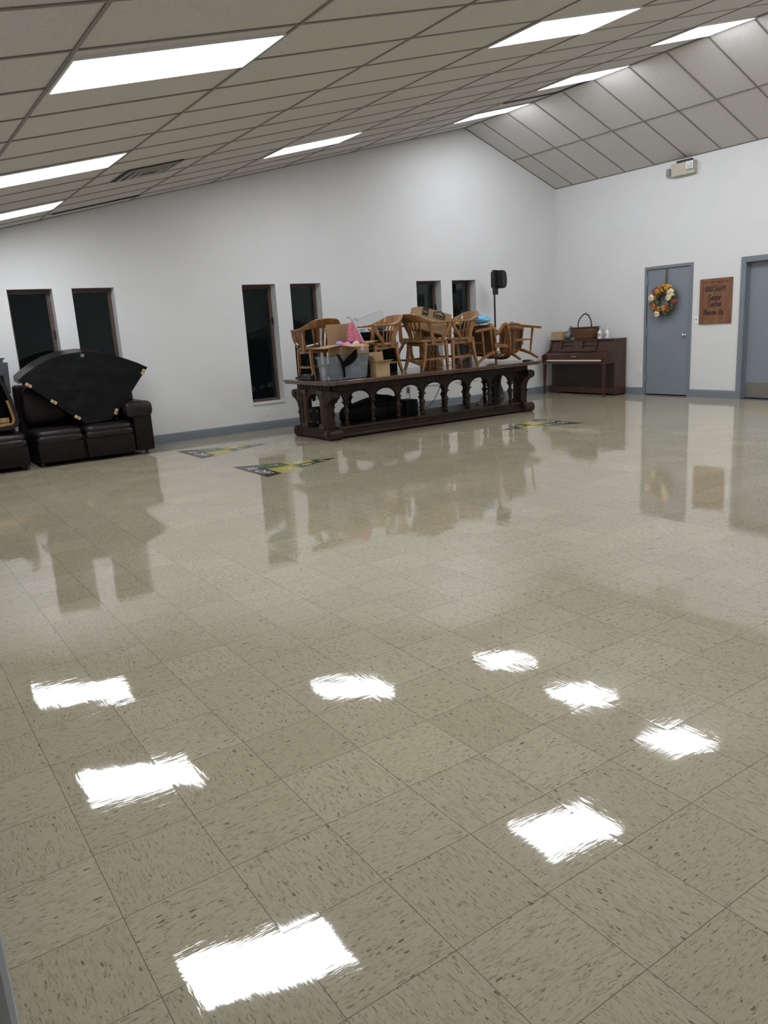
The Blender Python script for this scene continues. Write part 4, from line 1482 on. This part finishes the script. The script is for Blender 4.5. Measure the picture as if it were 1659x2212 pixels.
# ------------------------------------------------------------------ under the table
SZ = 0.163
t = thing('gig_bag', 'big black humped equipment bag on the shelf under the table', 'bag', (5.28, 7.56, SZ))
bm = new()
poly = [(-0.58, 0), (-0.60, 0.10), (-0.55, 0.20), (-0.30, 0.255), (-0.10, 0.30), (0.02, 0.335), (0.12, 0.335), (0.22, 0.28), (0.34, 0.225), (0.36, 0.0)]
prism(bm, poly, -0.17, 0.15, 'y')
bmesh.ops.bevel(bm, geom=bm.edges[:], offset=0.02, segments=2, affect='EDGES')
link('bag_body', bm, M_blackcl, t, smooth=True)
bm = new()
tube(bm, [(-0.2, -0.175, 0.19), (-0.1, -0.20, 0.215), (0.0, -0.20, 0.22), (0.1, -0.175, 0.20)], 0.012, 8)
link('carry_handle', bm, M_blacktk, t)
bm = new()
box(bm, -0.11, 0.11, -0.13, 0.13, 0, 0.225, bev=0.008)
o = link('equipment_box', bm, M_blacktk)
o.location = (5.77, 7.52, SZ)
tag(o, 'square black box on the shelf right of the humped bag', 'box')
t = thing('amplifier_case', 'black road case with silver corners inside the left end of the table', 'case', (4.37, 7.615, SZ))
bm = new()
box(bm, -0.13, 0.13, -0.13, 0.12, 0.03, 0.25, bev=0.01)
box(bm, -0.14, 0.14, -0.14, 0.13, 0.235, 0.258, bev=0.006)
link('case_body', bm, M_blacktk, t)
for x in (-0.131,):
    for y, z in ((-0.10, 0.215), (0.09, 0.215), (-0.10, 0.06), (0.09, 0.06)):
        bm = new()
        tube(bm, [(x + 0.002, y, z), (x - 0.004, y, z)], 0.012, 8)
        link('corner_stud', bm, M_steel, t)
for x, y in ((-0.10, -0.10), (-0.10, 0.09), (0.10, -0.10), (0.10, 0.09)):
    bm = new()
    blob(bm, (x, y, 0.018), 0.014, 0.018, 0.018, 1, 0.0)
    link('castor', bm, M_black, t)
bm = new()
tube(bm, [(7.03, YW - 0.012, 0.375), (7.01, YW - 0.05, 0.36), (6.98, 9.1, 0.22), (7.02, 8.98, 0.09), (7.10, 8.90, 0.04), (7.16, 8.85, 0.06), (7.22, 8.75, 0.16), (7.26, 8.6, 0.40), (7.27, 8.45, 0.72), (7.27, 8.34, 0.835), (7.25, 8.22, 0.812)], 0.006, 8)
o = link('electric_cable', bm, M_cord, smooth=True)
tag(o, 'black power cord looping from the tan outlet behind the table', 'cord')
bm = new()
box(bm, -0.03, 0.03, -0.012, 0.012, 0, 0.012, bev=0.003)
o = link('black_scrap', bm, M_black)
o.location = (7.15, 7.52, SZ); o.rotation_euler = (0, 0, 0.3)
tag(o, 'tiny black scrap on the bare right half of the lower shelf', 'scrap')

# ------------------------------------------------------------------ loudspeaker on a pole behind the table
t = thing('speaker_stand', 'black pole stand carrying a loudspeaker behind the table', 'speaker stand', (8.645, 8.70, 0))
bm = new()
tube(bm, [(0, 0, 0.12), (0, 0, 1.0)], 0.021, 12)
tube(bm, [(0, 0, 0.98), (0, 0, 1.03)], 0.030, 12)
link('lower_pole', bm, M_black, t)
bm = new()
tube(bm, [(0, 0, 1.02), (0, 0, 1.899)], 0.0165, 12)
link('upper_pole', bm, M_black, t)
for k in range(3):
    a = 0.4 + 2 * PI * k / 3
    bm = new()
    tube(bm, [(0.02 * math.cos(a), 0.02 * math.sin(a), 0.50), (0.32 * math.cos(a), 0.32 * math.sin(a), 0.013)], 0.011, 8)
    link('leg', bm, M_black, t)
    bm = new()
    tube(bm, [(0.016 * math.cos(a), 0.016 * math.sin(a), 0.15), (0.24 * math.cos(a), 0.24 * math.sin(a), 0.15)], 0.008, 8)
    link('brace', bm, M_black, t)
t = thing('loudspeaker', 'black loudspeaker on the pole stand right of the last window', 'speaker', (8.665, 8.70, 1.90), 0.12)
bm = new()
box(bm, -0.055, 0.065, -0.02, 0.02, 0.0, 0.42, bev=0.012)
for z in (0.05, 0.12, 0.33):
    tube(bm, [(0.01, -0.018, z), (0.01, -0.026, z)], 0.010, 8)
link('mounting_plate', bm, M_black, t)
bm = new()
prism(bm, [(0.02, 0.115), (0.145, 0.10), (0.185, 0.16), (0.192, 0.25), (0.178, 0.35), (0.155, 0.405), (0.02, 0.41)], -0.13, 0.13, 'y')
bmesh.ops.bevel(bm, geom=bm.edges[:], offset=0.02, segments=2, affect='EDGES')
link('cabinet', bm, M_black, t)

# ------------------------------------------------------------------ piano
PY0, PY1 = 7.49, 9.02
pn = thing('upright_piano', 'small dark brown upright piano against the right wall', 'piano', (10.15, (PY0 + PY1) / 2, 0))
# local axes: x towards the wall (0 = front legs), y along the wall, z up
PHW = (PY1 - PY0) / 2
CX0, CX1 = 0.25, 0.565
bm = new()
box(bm, CX0 + 0.02, CX1, -PHW + 0.028, PHW - 0.028, 0.05, 0.985)
link('case_body', bm, M_piano, pn)
for sy in (-1, 1):
    bm = new()
    y0, y1 = (sy * PHW, sy * (PHW - 0.03))
    prof = [(CX0, 0.02), (CX1, 0.02), (CX1, 1.0), (CX0 - 0.02, 1.0), (CX0 - 0.04, 0.93), (CX0 - 0.075, 0.85), (CX0 - 0.13, 0.80), (-0.02, 0.745), (-0.03, 0.725), (-0.02, 0.58), (CX0, 0.60)]
    prism(bm, prof, min(y0, y1), max(y0, y1), 'y')
    link('side_panel', bm, M_piano, pn)
    bm = new()
    yc = sy * (PHW - 0.04)
    bar(bm, (0.015, yc, 0.575), (0.0, yc, 0.0), 0.052, 0.030)
    link('leg', bm, M_piano, pn)
bm = new()
box(bm, CX0 - 0.035, CX1 + 0.008, -PHW - 0.012, PHW + 0.012, 1.0, 1.018, bev=0.004)
link('lid', bm, M_piano, pn)
bm = new()
box(bm, CX0, CX0 + 0.022, -PHW + 0.03, PHW - 0.03, 0.13, 0.58)
link('lower_panel', bm, M_pianodk, pn)
bm = new()
box(bm, CX0 - 0.004, CX0 + 0.03, -PHW + 0.03, PHW - 0.03, 0.03, 0.13, bev=0.004)
link('kick_board', bm, M_piano, pn)
bm = new()
prism(bm, [(CX0 - 0.055, 0.81), (CX0 + 0.0, 0.99), (CX0 + 0.025, 0.99), (CX0 + 0.025, 0.79), (CX0 - 0.055, 0.79)], -PHW + 0.03, PHW - 0.03, 'y')
link('upper_panel', bm, M_piano, pn)
bm = new()
box(bm, -0.015, CX0 + 0.03, -PHW + 0.03, PHW - 0.03, 0.585, 0.632, bev=0.003)
link('key_bed', bm, M_piano, pn)
bm = new()
prism(bm, [(0.035, 0.668), (0.025, 0.755), (0.055, 0.772), (CX0 - 0.02, 0.80), (CX0 + 0.02, 0.80), (CX0 + 0.02, 0.668)], -PHW + 0.03, PHW - 0.03, 'y')
link('fallboard', bm, M_piano, pn)
nk = 52
kw = (2 * PHW - 0.20) / nk
for k in range(nk):
    y = -PHW + 0.10 + kw * k
    bm = new()
    box(bm, 0.003, 0.15, y + 0.0006, y + kw - 0.0006, 0.634, 0.658)
    link('white_key', bm, M_ivory, pn)
bm = new()
for sy in (-1, 1):
    y0, y1 = sorted((sy * (PHW - 0.03), sy * (PHW - 0.098)))
    box(bm, 0.0, 0.16, y0, y1, 0.632, 0.66, bev=0.003)
link('key_block', bm, M_piano, pn)
bm = new()
box(bm, 0.0245, 0.029, -0.06, 0.06, 0.706, 0.728)
link('name_plate', bm, M_steel, pn)
# music desk with slots
bm = new()
Md = T(CX0 - 0.075, 0.05, 0.805) @ RY(0.28)
dw = 0.44
box(bm, -0.008, 0.008, -dw, dw, 0.0, 0.045, Md)
box(bm, -0.008, 0.008, -dw, dw, 0.185, 0.205, Md)
box(bm, -0.008, 0.008, -dw, -dw + 0.03, 0.045, 0.185, Md)
box(bm, -0.008, 0.008, dw - 0.03, dw, 0.045, 0.185, Md)
box(bm, -0.008, 0.008, -0.115, 0.115, 0.045, 0.185, Md)
for y0, y1 in ((-dw + 0.03, -0.115), (0.115, dw - 0.03)):
    box(bm, -0.008, 0.008, y0, y1, 0.108, 0.122, Md)
link('music_desk', bm, M_piano, pn)
for y in (-0.09, 0.0, 0.09):
    bm = new()
    ribbon(bm, [(CX0 + 0.01, y, 0.055), (CX0 - 0.03, y, 0.058), (CX0 - 0.07, y, 0.045)], 0.026, 0.008, (0, 1, 0))
    link('pedal', bm, M_chrome, pn)
PT = 1.0185
# things on the piano
bm = new()
box(bm, -0.11, 0.11, -0.14, 0.14, 0, 0.155, bev=0.003)
o = link('cardboard_box', bm, M_card2)
o.location = (10.50, 8.885, PT)
tag(o, 'closed cardboard box on the left end of the piano', 'box')
t = thing('plastic_bag', 'grey plastic bag between the cardboard box and the basket', 'bag', (10.48, 8.645, PT))
bm = new()
blob(bm, (0, 0, 0.075), 0.08, 0.082, 0.066, 21, 0.13, sub=3)
link('bag_body', bm, M_greybag, t)
bm = new()
tube(bm, [(0, -0.01, 0.13), (0, -0.03, 0.19), (0.02, -0.06, 0.235)], [0.05, 0.03, 0.045], 8)
link('bag_neck', bm, M_greybag, t)
t = thing('wicker_basket', 'brown wicker basket with tall loop handle on the piano', 'basket', (10.47, 8.235, PT))
bm = new()
prof_r = [(0.70, 0.0), (0.78, 0.02), (0.90, 0.11), (1.0, 0.205), (1.02, 0.215), (0.97, 0.215), (0.86, 0.10), (0.74, 0.025)]
rings = []
nn = 40
for kr, z in prof_r:
    ring = []
    for q in range(nn):
        a = 2 * PI * q / nn
        wv = 1 + 0.012 * (1 if q % 2 else -1)
        ring.append((0.165 * kr * wv * math.copysign(abs(math.cos(a)) ** 0.75, math.cos(a)), 0.295 * kr * wv * math.copysign(abs(math.sin(a)) ** 0.75, math.sin(a)), z))
    rings.append(ring)
loft(bm, rings)
for z in (0.05, 0.085, 0.12, 0.155):
    f = 0.80 + (z / 0.205) * 0.2
    ring = [(0.170 * f * math.copysign(abs(math.cos(a)) ** 0.75, math.cos(a)), 0.302 * f * math.copysign(abs(math.sin(a)) ** 0.75, math.sin(a)), z) for a in [2 * PI * q / 40 for q in range(41)]]
    tube(bm, ring, 0.006, 5)
link('basket_body', bm, M_wicker, t)
bm = new()
ring = [(0.168 * math.copysign(abs(math.cos(a)) ** 0.75, math.cos(a)), 0.30 * math.copysign(abs(math.sin(a)) ** 0.75, math.sin(a)), 0.212) for a in [2 * PI * q / 48 for q in range(49)]]
tube(bm, ring, 0.012, 6)
link('rim', bm, M_wickdk, t)
bm = new()
tube(bm, [(0, 0.17, 0.20), (0, 0.175, 0.29), (0, 0.135, 0.38), (0, 0.05, 0.445), (0, 0.0, 0.463), (0, -0.08, 0.425), (0, -0.135, 0.34), (0, -0.15, 0.265), (0, -0.15, 0.20)], [0.010, 0.010, 0.011, 0.012, 0.012, 0.012, 0.011, 0.012, 0.016], 8)
tube(bm, [(0, 0.0, 0.455), (0.0, -0.02, 0.50)], 0.005, 6)
tube(bm, [(0, -0.02, 0.46), (0.0, -0.14, 0.435)], [0.006, 0.002], 6)
link('handle', bm, M_wickdk, t, smooth=True)
def pump_bottle(loc, rz, label):
    t = thing('pump_bottle', label, 'bottle', loc, rz, 'white pump bottles on the piano')
    bm = new()
    lathe(bm, [(0.030, 0), (0.036, 0.004), (0.037, 0.01), (0.037, 0.115), (0.033, 0.130), (0.018, 0.142), (0.014, 0.148)], 20)
    link('bottle_body', bm, M_bottle, t, auto=40)
    bm = new()
    lathe(bm, [(0.016, 0.146), (0.016, 0.165), (0.006, 0.168), (0.006, 0.195), (0.014, 0.197), (0.014, 0.207), (0.001, 0.209)], 14)
    bar(bm, (0, 0, 0.203), (0, -0.045, 0.200), 0.010)
    link('pump', bm, M_bottle, t, auto=40)
    for z in (0.055, 0.085):
        bm = new()
        rings = []
        for a in range(7):
            th_ = PI - 0.6 + a * 0.2
            rings.append([(0.0374 * math.cos(th_), 0.0374 * math.sin(th_), z - 0.006), (0.0382 * math.cos(th_), 0.0382 * math.sin(th_), z - 0.006),
                          (0.0382 * math.cos(th_), 0.0382 * math.sin(th_), z + 0.008), (0.0374 * math.cos(th_), 0.0374 * math.sin(th_), z + 0.008)])
        loft(bm, rings)
        link('printed_band', bm, M_ink, t)
    return t
b1 = pump_bottle((10.46, 7.88, PT), 0.5, 'white pump bottle close to the basket')
dup(b1, (10.52, 7.76, PT), -0.3, 'white pump bottle standing alone, furthest right on the piano')

# ------------------------------------------------------------------ leather sofas on the left
def seat_unit(t, x0, x1, yf, seed):
    """one recliner seat: cushion, front roll, footrest panel, back"""
    bm = new()
    pillow(bm, x0 + 0.004, x1 - 0.004, yf - 0.01, 8.94, 0.335, 0.465, seed=seed, wr=0.006)
    link('seat_cushion', bm, M_leather, t, smooth=True)
    bm = new()
    pillow(bm, x0 + 0.012, x1 - 0.012, yf - 0.015, yf + 0.15, 0.285, 0.392, seed=seed + 5, wr=0.004)
    link('front_roll', bm, M_leather, t, smooth=True)
    bm = new()
    box(bm, x0 + 0.012, x1 - 0.012, yf - 0.002, yf + 0.08, 0.055, 0.300, bev=0.018, seg=3)
    link('footrest_panel', bm, M_leather2, t, auto=40)
    bm = new()
    pillow(bm, x0 + 0.006, x1 - 0.006, 8.945, 9.09, 0.47, 0.985, seed=seed + 9, wr=0.008)
    link('back_cushion', bm, M_leather, t, smooth=True)

YS = 8.33
t = thing('leather_sofa', 'dark brown leather sofa with one rounded arm, right of the gap', 'sofa', (0, 0, 0))
seat_unit(t, 0.745, 1.318, YS + 0.02, 1)
seat_unit(t, 1.322, 1.955, YS, 2)
bm = new()
box(bm, 0.76, 1.95, YS + 0.08, 9.10, 0.05, 0.34, bev=0.01)
box(bm, 0.695, 1.95, 9.09, 9.18, 0.05, 1.0, bev=0.03)
link('sofa_frame', bm, M_leather2, t)
bm = new()
box(bm, 1.955, 2.195, YS - 0.005, 9.14, 0.055, 0.56, bev=0.028, seg=3)
link('arm_panel', bm, M_leather2, t, auto=40)
bm = new()
pillow(bm, 1.86, 2.215, YS - 0.035, 8.49, 0.50, 0.705, seed=6, wr=0.006)
pillow(bm, 1.95, 2.21, 8.44, 9.05, 0.50, 0.70, seed=7, wr=0.006)
link('arm_pad', bm, M_leather, t, smooth=True)
bm = new()
pillow(bm, 1.80, 2.13, 8.79, 9.05, 0.62, 0.845, seed=16, wr=0.006)
link('back_wing', bm, M_leather, t, smooth=True)
for x, y in ((2.09, YS + 0.05), (2.09, 9.05), (0.80, YS + 0.12), (0.80, 9.05)):
    bm = new()
    tube(bm, [(x, y, 0.0), (x, y, 0.06)], 0.024, 10)
    link('foot', bm, M_black, t)

t = thing('leather_sofa', 'dark brown leather sofa seat cut by the left edge of the photo', 'sofa', (0, 0, 0))
seat_unit(t, 0.02, 0.66, YS + 0.01, 3)
seat_unit(t, -0.60, 0.015, YS + 0.01, 4)
bm = new()
box(bm, -0.59, 0.65, YS + 0.08, 9.10, 0.05, 0.34, bev=0.01)
box(bm, -0.59, 0.65, 9.09, 9.18, 0.05, 1.0, bev=0.03)
link('sofa_frame', bm, M_leather2, t)
for x, y in ((0.61, YS + 0.06), (0.61, 9.05), (-0.55, YS + 0.06), (-0.55, 9.05)):
    bm = new()
    tube(bm, [(x, y, 0.0), (x, y, 0.06)], 0.022, 10)
    link('foot', bm, M_black, t)

# corner wedge of the sectional, turned on its face: black dust cover with wooden blocks
WY = 8.62
arc = [(0.705, 1.085), (0.80, 1.155), (0.93, 1.235), (1.06, 1.295), (1.20, 1.338), (1.34, 1.362), (1.49, 1.372), (1.64, 1.362), (1.78, 1.332), (1.91, 1.295), (2.04, 1.248), (2.18, 1.187), (2.305, 1.118)]
face = arc + [(2.16, 0.955), (2.005, 0.775), (1.80, 0.565), (1.715, 0.492), (1.55, 0.478), (1.39, 0.472), (1.22, 0.62), (1.0, 0.82)]
tilt = math.atan2(0.13, 0.9)
t = thing('sectional_wedge', 'black bottomed corner wedge of a sofa turned up on the leather sofa', 'sofa section', (1.5, WY - 0.12, 0.0))
def wp(u, z, dep):
    """point on the leaning face: leans back towards the wall as it rises"""
    return Vector((u - 1.5, (z - 0.47) * 0.14 + dep + 0.0, z))
def shell(bm, poly, d0, d1, grow0=0.0, grow1=0.0):
    c = Vector((1.5, 0.9))
    A = [bm.verts.new(wp(u, z, d0)) for u, z in poly]
    B = [bm.verts.new(wp(u, z, d1)) for u, z in poly]
    bm.faces.new(A); bm.faces.new(B[::-1])
    n = len(poly)
    for i in range(n):
        j = (i + 1) % n
        bm.faces.new((A[i], B[i], B[j], A[j]))
bm = new()
shell(bm, face, 0.0, 0.012)
link('dust_cover', bm, M_blackcl, t)
bm = new()
outer = [(0.66, 1.10)] + [(u - 0.02 + 0.02 * (u - 0.7) / 1.6, z + 0.03) for u, z in arc[1:-1]] + [(2.30, 1.118)]
inner = face[len(arc):]
shell(bm, arc + inner, 0.012, 0.20)
link('wedge_base', bm, M_leather2, t)
bm = new()
# curved leather back band behind the arc, rising a little above it on the left
bk = [(u - 0.03, z + 0.012) for u, z in arc[:9]]
A = [wp(u, z, 0.02) for u, z in arc[:9]]
B = [wp(u - 0.01, z + 0.045, 0.30) for u, z in arc[:9]]
A2 = [wp(u, z - 0.05, 0.02) for u, z in arc[:9]]
B2 = [wp(u - 0.01, z - 0.02, 0.30) for u, z in arc[:9]]
rings = [[a, b, c, d_] for a, b, c, d_ in zip(A, B, B2, A2)]
loft(bm, rings)
link('leather_band', bm, M_leather, t, auto=50)
for u, z, ang in ((0.80, 1.012, -0.62), (1.055, 0.782, -0.62), (1.305, 0.562, -0.60), (2.235, 1.062, 1.0), (1.795, 0.585, 1.15)):
    bm = new()
    c = wp(u, z, -0.012)
    Mk = T(c.x, c.y, c.z) @ RY(-ang)
    box(bm, -0.038, 0.038, -0.012, 0.012, -0.019, 0.019, Mk, bev=0.003)
    k = link('corner_block', bm, M_block, t)
    k['label'] = 'pale wooden block stapled to the black cover'
    bm = new()
    tube(bm, [Mk @ Vector((0, -0.013, 0)), Mk @ Vector((0, -0.017, 0))], 0.008, 8)
    link('screw_hole', bm, M_ink, k)
bm = new()
c = wp(1.497, 1.325, 0)
tube(bm, [(c.x, c.y + 0.002, c.z), (c.x, c.y - 0.02, c.z)], [0.024, 0.020], 12)
tube(bm, [(c.x, c.y - 0.02, c.z), (c.x, c.y - 0.05, c.z)], 0.010, 12)
for k in range(4):
    a = k * R90 + 0.5
    blob(bm, (c.x + 0.030 * math.cos(a), c.y - 0.004, c.z + 0.030 * math.sin(a)), 0.006, 0.006, 0.006, 1, 0.1, sub=1)
link('threaded_foot_mount', bm, M_steel, t)

# upturned frame at the left edge
t = thing('upturned_seat_frame', 'upturned sofa seat showing its orange wood frame, at the left edge', 'sofa section', (0.0, 8.40, 0.0))
def fr_poly(off):
    pts = [(0.47, 1.16), (0.53, 1.03), (0.57, 0.86), (0.60, 0.70), (0.61, 0.61), (0.585, 0.545), (0.53, 0.515), (0.40, 0.507), (-0.3, 0.49)]
    inn = [(0.43, 1.16), (0.488, 1.02), (0.525, 0.86), (0.555, 0.71), (0.565, 0.63), (0.548, 0.585), (0.51, 0.565), (0.40, 0.557), (-0.3, 0.54)]
    return pts, inn
pts, inn = fr_poly(0)
bm = new()
for (p, q, r_, s_) in zip(pts[:-1], pts[1:], inn[1:], inn[:-1]):
    prism(bm, [p, q, r_, s_], 0.0, 0.36, 'y')
link('leather_wrap', bm, M_leather, t)
bm = new()
inn2 = [(u - 0.028, z + (0.03 if i > 5 else 0.0)) for i, (u, z) in enumerate(inn)]
for i, (p, q, r_, s_) in enumerate(zip(inn[2:-1], inn[3:], inn2[3:], inn2[2:-1])):
    prism(bm, [p, q, r_, s_], 0.012, 0.06, 'y')
box(bm, -0.3, 0.50, 0.02, 0.07, 0.60, 0.655)
link('wood_frame', bm, M_rawpine, t)
bm = new()
box(bm, -0.3, 0.56, 0.30, 0.352, 0.50, 1.15)
link('dark_lining', bm, M_blackcl, t)
bm = new()
tube(bm, [(0.44, 0.012, 0.628), (0.44, 0.03, 0.628)], 0.024, 10)
link('bolt_head', bm, M_steel, t)
bm = new()
box(bm, 0.475, 0.565, 0.0, 0.05, -0.18, 0.20, T(0.065, 0.36, 1.13) @ RY(0.05))
box(bm, 0.455, 0.475, 0.0, 0.06, -0.18, 0.16, T(0.065, 0.36, 1.13) @ RY(0.05))
box(bm, 0.44, 0.515, 0.0, 0.05, 0.20, 0.255, T(0.065, 0.36, 1.13) @ RY(0.05))
tube(bm, [(0.52, 0.362, 1.35), (0.545, 0.362, 1.35)], 0.010, 8, T(0.065, 0, 0))
link('steel_bracket', bm, M_bracket, t)
